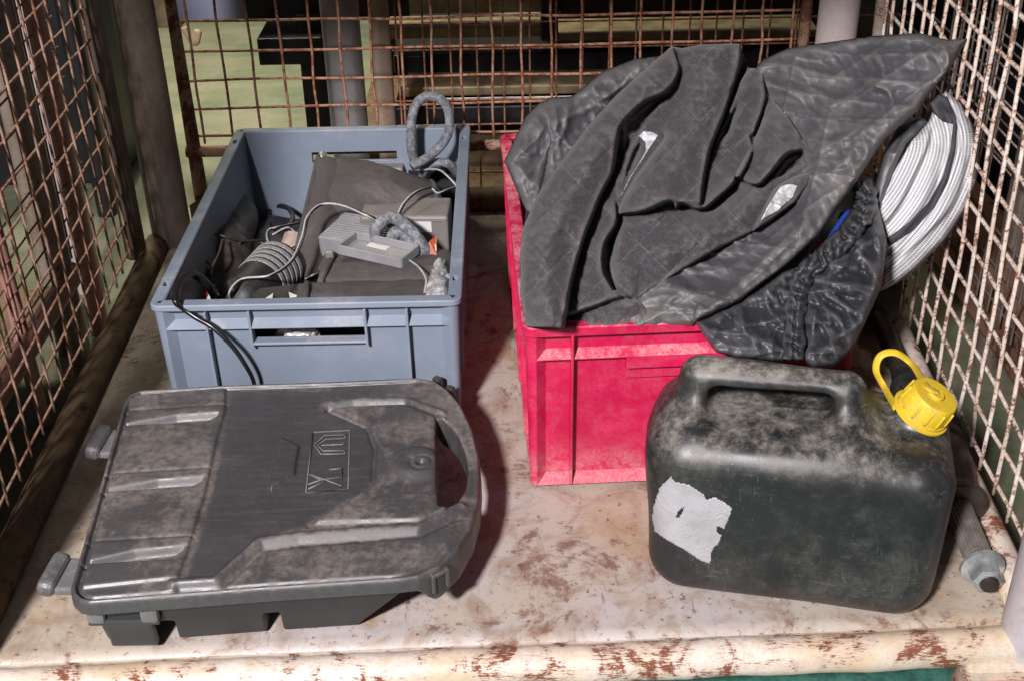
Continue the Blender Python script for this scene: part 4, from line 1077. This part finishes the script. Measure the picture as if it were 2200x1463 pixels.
# ------------------------------------------------------------------ drive shaft along the right wall
sh = thing('drive_shaft', 'greasy steel drive shaft with splined end and bright flange nut beside the jerry can', 'drive shaft', (0.52, 1.3, 0))
s0 = np.array([0.5135, 1.008, 0.030]); sd = np.array([0.030, 1.0, 0.055]); sd /= np.linalg.norm(sd)
lathe('stub', [(-0.004, 0.0002), (-0.004, 0.0095), (-0.001, 0.0105), (0.004, 0.0105)], s0, sd, 'joint_steel', sh, 24)
nut = lathe('nut', [(0, 0.0130), (0.003, 0.0175), (0.022, 0.0180), (0.024, 0.0172)], s0, sd, 'nut_steel', sh, 6, smooth=False)
lathe('nut_flange', [(0.020, 0.0180), (0.023, 0.0240), (0.027, 0.0245), (0.029, 0.0225)], s0, sd, 'nut_steel', nut, 32)
lathe('thread', [(0.028 + 0.0012 * k, 0.0128 - 0.0010 * (k % 2)) for k in range(10)], s0, sd, 'joint_steel', sh, 24)
lathe('splined_end', [(0.038, 0.0150), (0.040, 0.0158), (0.122, 0.0160)], s0, sd, 'spline_steel', sh, 96, ridges=lambda j: 1.0 if j % 4 in (0, 1) else 0.93, smooth=False)
lathe('collar', [(0.120, 0.0165), (0.121, 0.0330), (0.123, 0.0350), (0.130, 0.0350), (0.132, 0.0315), (0.138, 0.0315), (0.140, 0.0300)], s0, sd, 'joint_steel', sh, 48)
lathe('joint_housing', [(0.139, 0.0300), (0.150, 0.0305), (0.190, 0.0365), (0.215, 0.0385), (0.218, 0.0370), (0.222, 0.0370), (0.225, 0.0390), (0.245, 0.0390), (0.250, 0.0350)], s0, sd, 'joint_steel', sh, 48)
bp = [(0.25, 0.036)]
for k in range(6): bp += [(0.262 + k * .02, 0.043 - k * .004), (0.270 + k * .02, 0.035 - k * .0035)]
lathe('boot', bp + [(0.385, 0.016)], s0, sd, 'black_rubber', sh, 40)
lathe('shaft', [(0.38, 0.0135), (0.56, 0.0135)], s0, sd, 'joint_steel', sh, 24)
bp = [(0.53, 0.016)]
for k in range(5): bp += [(0.55 + k * .03, 0.035 + k * .009), (0.562 + k * .03, 0.030 + k * .009)]
lathe('boot', bp + [(0.70, 0.075), (0.78, 0.078), (0.785, 0.06)], s0, sd, 'black_rubber', sh, 48)

# ------------------------------------------------------------------ things in the grey crate
def G(u, v, z): return WZ(u, v, z)
# fabric pouches
def pouch(label, loc):
    return thing('fabric_pouch', label, 'pouch', loc)
PK = dict(amp=0.0055, freq=16, amp2=0.0014, freq2=45)
pa = pouch('long folded charcoal fabric pouch leaning across the back of the grey crate', (-0.2, 1.78, 0.1))
sheet('flap', [[WY(u, v, y) for u, v, y in r] for r in (
    [(628, 575, 1.66), (655, 585, 1.64), (690, 580, 1.66)],
    [(648, 490, 1.74), (680, 495, 1.72), (730, 490, 1.75)],
    [(668, 405, 1.82), (695, 412, 1.80), (745, 420, 1.82)],
    [(682, 338, 1.89), (705, 342, 1.88), (735, 352, 1.89)])], 'pouch', pa, 40, 60, seed=41, **PK)
sheet('panel', [[WY(u, v, y) for u, v, y in r] for r in (
    [(690, 470, 1.78), (790, 470, 1.76), (860, 465, 1.76), (935, 455, 1.78)],
    [(712, 405, 1.80), (790, 410, 1.77), (870, 420, 1.77), (938, 430, 1.79)],
    [(728, 360, 1.85), (800, 368, 1.82), (870, 385, 1.82), (932, 402, 1.83)],
    [(722, 343, 1.90), (800, 352, 1.88), (870, 372, 1.87), (925, 392, 1.87)])], 'pouch', pa, 70, 50, seed=42, **PK)
tube('binding', [WY(*p) for p in ((733, 350, 1.878), (742, 420, 1.808), (728, 490, 1.738), (688, 582, 1.648))], 0.0045, 'pouch', pa, n=40)
tube('binding', [WY(*p) for p in ((684, 336, 1.885), (668, 405, 1.815), (648, 490, 1.735), (628, 578, 1.655))], 0.004, 'pouch', pa, n=40)
tube('binding', [WY(*p) for p in ((926, 390, 1.865), (934, 402, 1.825), (938, 430, 1.785), (935, 456, 1.775))], 0.0045, 'pouch', pa, n=30)
sheet('foil_lining', [[WY(u, v, y) for u, v, y in r] for r in ([(678, 372, 1.86), (690, 374, 1.855), (700, 372, 1.86)], [(680, 348, 1.88), (690, 346, 1.872), (700, 346, 1.88)], [(686, 330, 1.90), (691, 327, 1.895), (696, 330, 1.90)])], 'foil', pa, 20, 24, 0.002, 120, True, (0, .01, -.004), 43)
sheet('foil_lining', [[WY(u, v, y) for u, v, y in r] for r in ([(928, 428, 1.80), (940, 432, 1.795), (950, 436, 1.80)], [(925, 400, 1.84), (934, 404, 1.83), (942, 412, 1.84)])], 'foil', pa, 16, 16, 0.003, 120, True, (0, .01, -.004), 44)
pbx = pouch('flat charcoal fabric pouch under the small grey tray', (-0.17, 1.56, 0.08))
sheet('panel', [[G(*p) for p in r] for r in (
    [(692, 612, .118), (780, 614, .124), (870, 612, .124), (962, 610, .12)],
    [(690, 595, .126), (780, 592, .136), (870, 590, .136), (962, 592, .128)],
    [(698, 565, .122), (790, 556, .134), (880, 553, .134), (964, 556, .126)],
    [(720, 548, .112), (800, 540, .12), (880, 538, .12), (960, 540, .116)])], 'pouch', pbx, 70, 40, seed=45, **PK)
tube('binding', [G(688, 608, .128), G(700, 580, .134), G(718, 548, .126)], 0.005, 'pouch', pbx, n=16)
box('buckle', G(708, 547, .138), (0.012, 0.006, 0.012), 'brown_box', pbx, 0.002)
pcx = pouch('rolled charcoal fabric pouch with foil lining against the front wall of the grey crate', (-0.17, 1.47, 0.08))
sheet('panel', [[G(*p) for p in r] for r in (
    [(640, 690, .10), (740, 690, .11), (850, 690, .11), (930, 688, .10)],
    [(640, 650, .128), (740, 652, .14), (850, 650, .14), (932, 648, .128)],
    [(644, 622, .13), (740, 618, .142), (850, 616, .142), (930, 616, .13)],
    [(650, 610, .120), (740, 606, .13), (850, 604, .13), (930, 604, .12)])], 'pouch', pcx, 70, 44, seed=46, **PK)
tube('binding', [G(655, 650, .137), G(658, 625, .140), G(660, 610, .132)], 0.005, 'pouch', pcx, n=14)
sheet('foil_lining', [[G(*p) for p in r] for r in (
    [(918, 660, .14), (940, 662, .15), (966, 658, .14)],
    [(922, 630, .146), (944, 630, .16), (968, 632, .146)],
    [(930, 600, .146), (945, 598, .156), (960, 602, .146)],
    [(940, 570, .14), (945, 566, .143), (949, 570, .14)])], 'foil', pcx, 40, 50, 0.006, 90, True, (0, .008, -.006), 47, amp2=0.003, freq2=200)
# brown metal box
def block(name, label, cat, a, b, back, h, mat, bev=0.003):
    """box from its front top edge a-b, a point on its back top edge and its height"""
    a, b, back = map(np.asarray, (a, b, back))
    ex = b - a; w = np.linalg.norm(ex); ex = ex / w; ey = np.array([-ex[1], ex[0], 0]); d = (back - a) @ ey
    c = a + ex * w / 2 + ey * d / 2
    t = thing(name, label, cat, (c[0], c[1], a[2] - h))
    hs = box('housing', (c[0], c[1], a[2] - h / 2), (w, d, h), mat, t, bev, rotz(math.atan2(ex[1], ex[0])))
    return hs, a, ex, ey, w, d
bt, a, ex, ey, w, d = block('metal_box', 'brown-grey metal box with a white sticker at the right of the grey crate', 'box', G(772, 466, .15), G(962, 466, .15), G(865, 424, .15), 0.135, 'brown_box', 0.004)
box('sticker', a + ex * w * 0.70 - ey * 0.0006 + np.array([0, 0, -0.017]), (0.030, 0.001, 0.018), 'paper', bt, 0, rotz(math.atan2(ex[1], ex[0])))
box('lid_seam', a + ex * w * 0.5 - ey * 0.0008 + np.array([0, 0, -0.006]), (w * 0.97, 0.003, 0.002), 'brown_box', bt, 0.0006, rotz(math.atan2(ex[1], ex[0])))
pt_, a, ex, ey, w, d = block('adapter_box', 'small grey plastic power box with a finely ribbed top', 'power supply', G(682, 508, .135), G(815, 528, .135), G(790, 462, .135), 0.10, 'grey_box', 0.003)
for k in range(11):
    box('top_rib', a + ex * w * 0.5 + ey * d * (0.08 + 0.084 * k) + np.array([0, 0, 0.0006]), (w * 0.93, 0.0022, 0.0024), 'grey_box', pt_, 0.0005, rotz(math.atan2(ex[1], ex[0])))
sp, a, ex, ey, w, d = block('speaker_box', 'dull grey box standing by the hand hole at the back of the grey crate', 'box', G(772, 362, .13), G(865, 362, .13), G(818, 328, .145), 0.10, 'grey_box', 0.004)
box('grille', a + ex * w / 2 - ey * 0.001 + np.array([0, 0, -0.025]), (w * 0.85, 0.003, 0.03), 'webbing', sp, 0.001, rotz(math.atan2(ex[1], ex[0])))
dk, a, ex, ey, w, d = block('switch_box', 'black box half hidden under the grey hose at the back corner', 'box', G(872, 362, .12), G(990, 366, .12), G(930, 325, .12), 0.10, 'black_rubber', 0.004)
# small tray
tr = thing('small_tray', 'shallow grey plastic tray with a white sticker lying on the pouch', 'tray', tuple(G(815, 545, 0.13)))
t0, t1, t3 = G(728, 543, .140), G(862, 573, .140), G(785, 518, .140)
ex = (t1 - t0); w = np.linalg.norm(ex); ex /= w; ey = np.array([-ex[1], ex[0], 0]); d = (t3 - t0) @ ey; Rt = rotz(math.atan2(ex[1], ex[0]))
cc = t0 + ex * w / 2 + ey * d / 2
box('tray_floor', cc, (w, d, 0.003), 'tray_grey', tr, 0.001, Rt)
for off, sz in ((-ey * d / 2, (w + .002, .004, .015)), (ey * d / 2, (w + .002, .004, .015)), (ex * w / 2, (.004, d, .0146)), (-ex * w / 2, (.004, d, .0146))):
    box('tray_side', cc + off + np.array([0, 0, .005]), sz, 'tray_grey', tr, 0.001, Rt)
box('sticker', cc + ey * d * 0.28 - ex * w * 0.08 + np.array([0, 0, .002]), (0.034, 0.012, 0.0008), 'paper', tr, 0, Rt)
# hoses
def single(kind, label, cat, pts, r, mat, n=80, seg=12, **k):
    o = tube(kind, pts, r, mat, None, n, seg, **k); return tag(o, label, cat)
single('hose', 'powdery grey rubber hose standing up in a tall loop above the crate rim', 'hose',
       [WY(u, v, y) for u, v, y in ((893, 355, 1.92), (884, 320, 1.92), (884, 265, 1.925), (896, 222, 1.93), (925, 207, 1.93), (955, 222, 1.925), (966, 258, 1.92), (958, 298, 1.90), (925, 335, 1.88), (885, 358, 1.86))], 0.0078, 'hose_grey', 120)
hc = thing('hose_coil', 'thick chalky grey hose coiled beside the ribbed power box', 'hose', tuple(G(850, 500, 0.12)))
tube('hose_turn', [G(812, 540, .12), G(806, 505, .15), G(815, 482, .165), G(842, 468, .170), G(872, 486, .168), G(898, 515, .155), G(918, 545, .13)], 0.0095, 'hose_grey', hc, 80, 14)
tube('hose_turn', [G(846, 545, .12), G(842, 515, .145), G(850, 500, .155), G(866, 500, .155), G(884, 520, .15), G(902, 548, .13)], 0.0092, 'hose_grey', hc, 60, 14)
tube('hose_turn', [G(868, 548, .12), G(870, 525, .135), G(880, 528, .14), G(890, 550, .125)], 0.008, 'hose_grey', hc, 40, 14)
single('hose', 'short grey hose arching against the right wall of the grey crate', 'hose', [G(905, 385, .12), G(918, 362, .15), G(940, 350, .16), (G(965, 354, .155)), G(982, 374, .13)], 0.0075, 'hose_grey', 50)
single('rubber_ring', 'thin dark hose ring lying by the left edge of the charcoal pouch', 'hose', [G(602 + 27 * math.cos(a), 468 + 25 * math.sin(a), 0.055 + 0.012 * math.cos(a)) for a in np.linspace(0, 2 * math.pi, 13)[:-1]], 0.0042, 'black_rubber', 60, 10, closed=True)
# cables
def cable(label, pts, pair=True):
    t = thing('cable', label, 'cable', tuple(pts[0]))
    P = catmull(pts, 90)
    tube('lead', P, 0.0016, 'cable_white', t, seg=6, smooth_path=False)
    if pair: tube('lead', P + np.array([0.0030, 0.0012, -0.0004]), 0.0016, 'cable_black', t, seg=6, smooth_path=False)
cable('black and white twin cable arching over the pouch and the striped roll', [G(500, 655, .10), G(493, 628, .135), G(520, 600, .145), G(580, 592, .15), G(625, 560, .15), G(648, 510, .16), G(660, 465, .175), G(690, 440, .18), (G(735, 442, .18)), G(790, 465, .17), G(825, 480, .15)])
cable('white and black twin cable looping down from the right crate wall onto the brown box', [G(852, 465, .155), G(868, 435, .17), G(895, 412, .175), G(925, 405, .17), G(940, 415, .165), G(962, 408, .165), G(985, 400, .16)])
cable('white twin cable behind the short grey hose', [G(905, 366, .15), G(940, 365, .16), G(962, 380, .155), G(985, 405, .14)])
cable('white twin cable bent by the dark boot', [G(640, 480, .09), G(600, 488, .10), G(575, 497, .10), G(578, 525, .10), G(605, 560, .09)])
cable('thin black and grey leads under the pouch corner', [G(620, 590, .07), G(650, 605, .08), G(700, 590, .07)])
cable('loose pale wire ends beside the rolled pouch', [G(655, 600, .085), G(672, 592, .09), G(700, 586, .085)])
cable('pale wire lying across the dark gap in the crate', [G(640, 560, .075), G(668, 566, .08), G(700, 578, .08)])
cable('dark tangled lead in the deep left half of the grey crate', [G(560, 520, .06), G(590, 545, .08), G(640, 520, .09), G(620, 490, .08), G(585, 505, .07)])
cable('thin lead running from the boot to the striped roll', [G(520, 560, .06), G(545, 590, .09), G(575, 585, .11), G(600, 565, .12)], False)
cable('short lead beside the foil at the right of the rolled pouch', [G(880, 560, .15), G(900, 575, .155), G(915, 600, .15), G(912, 630, .14)], False)
# striped roll
rl = thing('striped_roll', 'black rounded roll with pale grey stripes at the front of the grey crate', 'roll', tuple(G(560, 610, 0.05)))
r0, r1 = G(528, 640, 0.105), G(598, 572, 0.105); rd = r1 - r0; RL = np.linalg.norm(rd)
prof = [(-0.034, 0.006), (-0.028, 0.020), (-0.015, 0.031), (0.0, 0.036), (RL, 0.040), (RL + 0.012, 0.034), (RL + 0.018, 0.018), (RL + 0.019, 0.004)]
rbod = lathe('roll_body', prof, r0, rd, 'black_rubber', rl, 40)
for k in range(5):
    s = RL * (0.42 + 0.125 * k); rr = 0.036 + 0.004 * s / RL
    lathe('stripe', [(s, rr), (s + 0.001, rr + 0.0012), (s + 0.0075, rr + 0.0012), (s + 0.0085, rr)], r0, rd, 'sole_light', rbod, 40)
# boot
bo = thing('work_boot', 'dark worn leather boot lying along the left wall of the grey crate', 'boot', tuple(G(470, 550, 0.02)))
k0, k1, k2 = G(488, 470, .07), G(468, 560, .085), G(440, 640, .065)
def caps(x, y, z, a, b, r1, r2):
    ba = b - a; px, py, pz = x - a[0], y - a[1], z - a[2]
    h = np.clip((px * ba[0] + py * ba[1] + pz * ba[2]) / (ba @ ba), 0, 1)
    return np.sqrt((px - ba[0] * h) ** 2 + (py - ba[1] * h) ** 2 + (pz - ba[2] * h) ** 2) - (r1 + (r2 - r1) * h)
def boot_sdf(x, y, z):
    f = smin(caps(x, y, z, k0, k1, 0.052, 0.046), caps(x, y, z, k1, k2, 0.044, 0.036), 0.03)
    f = f + 0.006 * (fbm(np.stack([x, y, z], -1) * 30, 3, 3, True) - 0.5)
    return np.maximum(f, -sd_rbox(x, y, z, k0 + np.array([0, 0.05, 0]), (0.04, 0.03, 0.035), 0.02))
lo = np.minimum(np.minimum(k0, k1), k2) - 0.065; hi = np.maximum(np.maximum(k0, k1), k2) + 0.065
surface('upper', boot_sdf, lo, hi, 0.0035, 'boot_leather', bo)
for pts in ([(440, 486, .10), (452, 500, .135), (480, 508, .14), (515, 520, .12)], [(438, 490, .10), (432, 520, .115), (445, 560, .13), (455, 575, .13)], [(515, 520, .12), (560, 518, .09), (575, 530, .07)], [(515, 522, .12), (522, 545, .09), (540, 565, .07), (545, 575, .06)], [(455, 575, .13), (470, 545, .14), (478, 515, .142)]):
    tube('lace', [G(*p) for p in pts], 0.0018, 'boot_leather', bo, 24, 6)
for k in range(5):
    tube('sole_tread', [G(405 + 4 * k, 575 + 11 * k, .115 - .004 * k), G(428 + 4 * k, 572 + 11 * k, .128 - .004 * k), G(452 + 4 * k, 584 + 11 * k, .12 - .004 * k)], 0.0028, 'black_rubber', bo, 12, 6)
# black horn with red and white band
hn = thing('hooter', 'small glossy black cylinder with red and white band inside the grey crate', 'cylinder', tuple(G(425, 640, 0.06)))
h0, h1 = G(405, 655, .10), G(436, 628, .115); hd = h1 - h0
lathe('drum', [(-0.03, 0.024), (-0.028, 0.027), (0.010, 0.027), (0.013, 0.024), (0.013, 0.016), (0.010, 0.014)], h0, hd, 'cable_black', hn, 32)
for k in range(4):
    box('band', G(449 + 4 * k, 633 + (k % 2) * 6, .118), (0.008, 0.006, 0.014), 'red_tape' if k % 2 == 0 else 'white_tape', hn, 0.001, euler(0.3, 0.5, 0.4))
cb = thing('black_cord', 'thick black cord hanging over the left front rim of the grey crate', 'cord', tuple(G(380, 650, 0.19)))
F0 = 1.372
tube('cord', [G(462, 642, .12), G(448, 615, .16), G(420, 592, .185), G(395, 598, .198), G(380, 622, .202), (G(377, 648, .200)), WY(392, 662, F0 + .002), WY(420, 682, F0 - .002), WY(460, 706, F0 - .010), WY(500, 745, F0 - .016), WY(528, 785, F0 - .014), WY(545, 820, F0 - .006), WY(552, 870, F0 + .0)], 0.0048, 'cable_black', cb, 120, 10, rfun=lambda t: 0.0058 if t < 0.40 else 0.0042 - 0.0014 * min(1, (t - 0.40) * 2))
# flat plate with white corner marks
bpz = thing('marked_plate', 'flat black plate with white triangular marks at the front of the grey crate', 'plate', tuple(G(600, 640, 0.1)))
box('plate', G(600, 648, .115), (0.075, 0.06, 0.006), 'black_rubber', bpz, 0.002, euler(0.25, 0.05, 0.3))
for px in ([(566, 650), (572, 640), (587, 630), (583, 652)], [(620, 628), (638, 635), (622, 636)]):
    P = [G(u, v, .128) for u, v in px]; m = len(P)
    V = P + [p - np.array([0, 0, .003]) for p in P]
    new_obj('corner_mark', pymesh('corner_mark', V, [tuple(range(m)), tuple(range(m, 2 * m))[::-1]] + [(i, i + m, (i + 1) % m + m, (i + 1) % m) for i in range(m)]), 'white_tape', bpz)
tag(lathe('pipe_stub', [(0, 0.018), (0.06, 0.018), (0.061, 0.015), (0.05, 0.014)], G(612, 575, .05), (0.15, 0.75, 0.35), 'pink_pipe', None, 28), 'pale pinkish pipe stub between the pouch and the striped roll', 'pipe')
# orange card
oc = thing('orange_card', 'orange warning card with a ringed number standing by the right crate wall', 'card', tuple(G(925, 545, 0.1)))
cP = [G(902, 552, .13), G(938, 552, .13), G(938, 505, .155), G(922, 520, .15)]
V = cP + [p + np.array([0, .0012, 0]) for p in cP]
new_obj('card', pymesh('card', V, [(0, 1, 2, 3), (7, 6, 5, 4), (0, 4, 5, 1), (1, 5, 6, 2), (2, 6, 7, 3), (3, 7, 4, 0)]), 'orange_card', oc)
ctr = (G(926, 534, .139)); nrm = np.array([0, -0.8, 0.6])
tube('ring', [ctr + nrm * .0012 + 0.0075 * (math.cos(a) * np.array([1, 0, 0]) + math.sin(a) * np.array([0, .6, .8])) for a in np.linspace(0, 2 * math.pi, 17)[:-1]], 0.0009, 'white_tape', oc, 32, 6, closed=True)
cu = bpy.data.curves.new('number', 'FONT'); cu.body = '88'; cu.size = 0.010; cu.extrude = 0.0003; cu.align_x = 'CENTER'; cu.align_y = 'CENTER'
to = bpy.data.objects.new('number', cu); dg = bpy.context.evaluated_depsgraph_get()
col.objects.link(to); dg.update(); tm = bpy.data.meshes.new_from_object(to.evaluated_get(dg)); bpy.data.objects.remove(to)
tm.transform(Matrix(((0, -1, 0, 0), (.6, 0, -.8, 0), (.8, 0, .6, 0), (0, 0, 0, 1)))); tm.transform(Matrix.Translation(Vector(ctr + nrm * .0014)))
new_obj('number', tm, 'white_tape', oc)
# dark odds and ends filling the bottom
tag(sheet('packing_cloth', [[(x, y, 0.045 + 0.02 * math.sin(9 * x + 7 * y)) for x in (-0.42, -0.32, -0.2, -0.11)] for y in (1.44, 1.6, 1.8, 1.94)], 'nylon_black', None, 50, 60, 0.012, 20, True, (0, 0, -0.02), 51), 'crumpled black cloth lying in the bottom of the grey crate', 'cloth')
tag(surface('foil_lump', lambda x, y, z: np.sqrt(((x + .282) / 1.5) ** 2 + (y - 1.425) ** 2 + (z - .112) ** 2) - 0.016 + 0.008 * (fbm(np.stack([x, y, z], -1) * 90, 4, 3, True) - .5), (-.32, 1.395, .08), (-.24, 1.455, .14), 0.002, 'foil'), 'lump of crumpled foil seen through the front hand hole', 'foil')

# ------------------------------------------------------------------ what stands around the cage
def slab(name, u0, v0, u1, v1, y, depth, mat, parent=None, bev=0.004):
    a, b = WY(u0, v1, y), WY(u1, v0, y)
    zc = (a[2] + b[2]) / 2
    return box(name, ((a[0] + b[0]) / 2, y + depth / 2, zc), (abs(b[0] - a[0]), depth, abs(b[2] - a[2])), mat, parent, bev)
def joined_wires(name, segs, r, mat, parent):
    V, F = [], []
    for a, b in segs:
        a, b = np.asarray(a, float), np.asarray(b, float)
        T = (b - a) / np.linalg.norm(b - a); ref = np.array([0, 0, 1.0]) if abs(T[2]) < .9 else np.array([1.0, 0, 0])
        N = np.cross(T, ref); N /= np.linalg.norm(N); B = np.cross(T, N); k = len(V)
        for p in (a, b):
            for j in range(5): V.append(p + r * (math.cos(j * 1.2566) * N + math.sin(j * 1.2566) * B))
        F += [(k + j, k + (j + 1) % 5, k + 5 + (j + 1) % 5, k + 5 + j) for j in range(5)]
    o = new_obj(name, pymesh(name, V, F), mat, parent, True); o['kind'] = 'stuff'; return o
# cage behind
c2 = thing('storage_cage', 'second wire cage standing behind, with grey post and beige tube showing', 'cage', (0.3, 2.6, GZ))
p = WY(745, 200, 2.34); lathe('corner_post', [(0, .037), (1.2, .037)], (p[0], 2.34, GZ), (0, 0, 1), 'post_grey', c2, 28)
p2 = WY(826, 200, 2.31); lathe('panel_tube', [(0, .019), (1.2, .019)], (p2[0], 2.31, GZ), (0, 0, 1), 'post_beige', c2, 24)
xs = np.arange(p2[0] + 0.03, 0.75, 0.0508); zs = np.arange(-0.09, 0.6, 0.0508)
joined_wires('wire_mesh', [((x, 2.315, -.1), (x, 2.315, .65)) for x in xs] + [((xs[0] - .02, 2.319, z), (0.78, 2.319, z)) for z in zs], 0.002, 'wire_rust', c2)
tube('bottom_rail', [(p2[0], 2.33, -0.10), (0.8, 2.33, -0.10)], 0.016, 'tube_rust', c2, smooth_path=False)
box('cage_floor', (0.45, 3.0, -0.11), (1.6, 1.3, 0.02), 'side_rail_rust', c2, 0.004)
# steel stock inside it
for k, (lab, u0, v0, u1, v1, y, dep, mat) in enumerate((
    ('tan flat steel bar with a bright edge, topmost behind the back mesh', 880, -12, 1240, 34, 2.62, .10, 'tan_steel'),
    ('tan flat steel bar resting below the bright-edged one behind the mesh', 832, 56, 1168, 86, 2.66, .12, 'tan_steel'),
    ('long dark steel beam across the back, upper one of two', 848, 104, 1700, 160, 2.70, .14, 'dark_metal'),
    ('tan steel strip behind the heap of covers, right of the dark column', 1165, 64, 1760, 92, 2.68, .12, 'tan_steel'),
    ('short black steel block at the top right behind the mesh', 1205, -30, 1690, 40, 2.60, .12, 'black_metal'),
    ('thin dull tan bar low behind the tall hose loop', 870, 180, 1340, 210, 2.55, .10, 'tan_steel'),
    ('long dark steel beam across the back, lower one of two', 850, 216, 1700, 275, 2.56, .14, 'black_metal'))):
    tag(slab('steel_bar', u0, v0, u1, v1, y, dep, mat), lab, 'steel bar', 'steel bars in the cage behind')
tag(slab('bright_strip', 880, 27, 1245, 36, 2.605, .012, 'bright_steel', None, 0.001), 'narrow bright steel strip glinting behind the back mesh', 'steel strip')
tag(slab('bright_strip', 940, 211, 1250, 217, 2.53, .012, 'bright_steel', None, 0.001), 'narrow bright steel strip low behind the hose loop', 'steel strip')
tag(slab('black_column', 1162, -60, 1200, 90, 2.58, .04, 'black_metal'), 'short black upright between the steel bars behind the mesh', 'upright')
tag(slab('dark_cabinet', 840, -150, 2100, 330, 3.1, .4, 'black_metal'), 'large black cabinet closing the view behind the steel bars', 'cabinet')
# black machine at the top left
mc = thing('machine_frame', 'black steel machine frame with a lilac panel at the top left behind the mesh', 'machine', (-0.5, 2.7, GZ))
slab('lilac_panel', 378, -140, 505, 46, 2.62, .05, 'lilac_panel', mc)
slab('beam', 506, -140, 1000, 44, 2.63, .08, 'black_metal', mc)
slab('box_section', 558, 82, 690, 142, 2.55, .20, 'black_metal', mc, 0.003)
slab('column', 662, 30, 712, 300, 2.60, .06, 'black_metal', mc)
tag(slab('wood_block', 325, -60, 372, 62, 2.62, .10, 'wood'), 'pale sawn timber block on the ground beyond the left post', 'timber')
tag(tube('bent_bracket', [WY(395, 60, 2.5), WY(408, 80, 2.5), WY(420, 92, 2.5), WY(426, 66, 2.5)], .008, 'wood', None, 24), 'small bent tan bracket behind the left end of the back mesh', 'bracket')
# cage on the left
c3 = thing('storage_cage', 'dark rusty wire cage standing on the left beyond the left mesh', 'cage', (-1.1, 1.5, GZ))
X3 = -0.735
joined_wires('wire_mesh', [((X3, y, 0.02), (X3, y, .8)) for y in np.arange(.8, 2.0, .05)] + [((X3 - .004, .78, z), (X3 - .004, 2.0, z)) for z in np.arange(.03, .8, .0508)], 0.0018, 'wire_brown', c3)
for (u, v, x, r, mat) in ((112, 240, -0.80, 0.024, 'post_lilac'), (160, 440, -0.735, 0.014, 'tube_pink'), (46, 200, -0.74, 0.017, 'post_brown'), (205, 330, -0.86, 0.02, 'black_metal'), (20, 620, -0.75, 0.012, 'tube_pink'), (75, 480, -0.78, 0.012, 'post_brown')):
    q = WX(u, v, x); lathe('upright', [(0, r), (1.2, r)], (x, q[1], GZ), (0, 0, 1), mat, c3, 20)
box('cage_floor', (-1.13, 1.32, -0.03), (0.76, 1.0, 0.03), 'side_rail_rust', c3, 0.004)
tube('bottom_rail', [(X3, .8, -.005), (X3, 1.85, -.005)], 0.018, 'tube_pink', c3, smooth_path=False)
tag(box('dark_bin', (-1.15, 1.25, 0.13), (0.55, 0.75, 0.28), 'black_metal', None, 0.01, taper=(1.05, 1.05)), 'dark bin inside the cage on the left', 'bin')
tag(box('dark_bin', (-1.12, 2.72, 0.10), (0.50, 0.30, 0.52), 'black_metal', None, 0.01, taper=(1.05, 1.05)), 'dark bin on the ground behind the left cage', 'bin')
# cage on the right
c4 = thing('storage_cage', 'grey wire cage close beside the white right mesh', 'cage', (1.2, 1.5, GZ))
X4 = 0.735
joined_wires('wire_mesh', [((X4, y, 0.0), (X4, y, .8)) for y in np.arange(.9, 2.3, .05)] + [((X4 + .004, .88, z), (X4 + .004, 2.3, z)) for z in np.arange(.02, .8, .0508)], 0.0019, 'wire_dark', c4)
joined_wires('wire_mesh', [((X4 + .12, y, 0.0), (X4 + .12, y, .8)) for y in np.arange(.93, 2.3, .05)] + [((X4 + .124, .88, z), (X4 + .124, 2.3, z)) for z in np.arange(.045, .8, .0508)], 0.0019, 'wire_white', c4)
box('sill', (X4 + .07, 1.6, -0.02), (0.11, 1.5, 0.10), 'rust_plate', c4, 0.01)
for y, m in ((1.32, 'post_grey'), (1.75, 'post_brown')): lathe('upright', [(0, .02), (1.2, .02)], (X4 + .06, y, GZ), (0, 0, 1), m, c4, 20)
tag(box('rusty_bin', (1.22, 1.55, 0.28), (0.5, 0.9, 0.75), 'rust_plate', None, 0.01), 'rusty brown bin inside the cage on the right', 'bin')
tag(box('dark_bin', (1.05, 2.50, 0.25), (0.6, 0.35, 0.8), 'black_metal', None, 0.01), 'dark bin behind the right cage', 'bin')
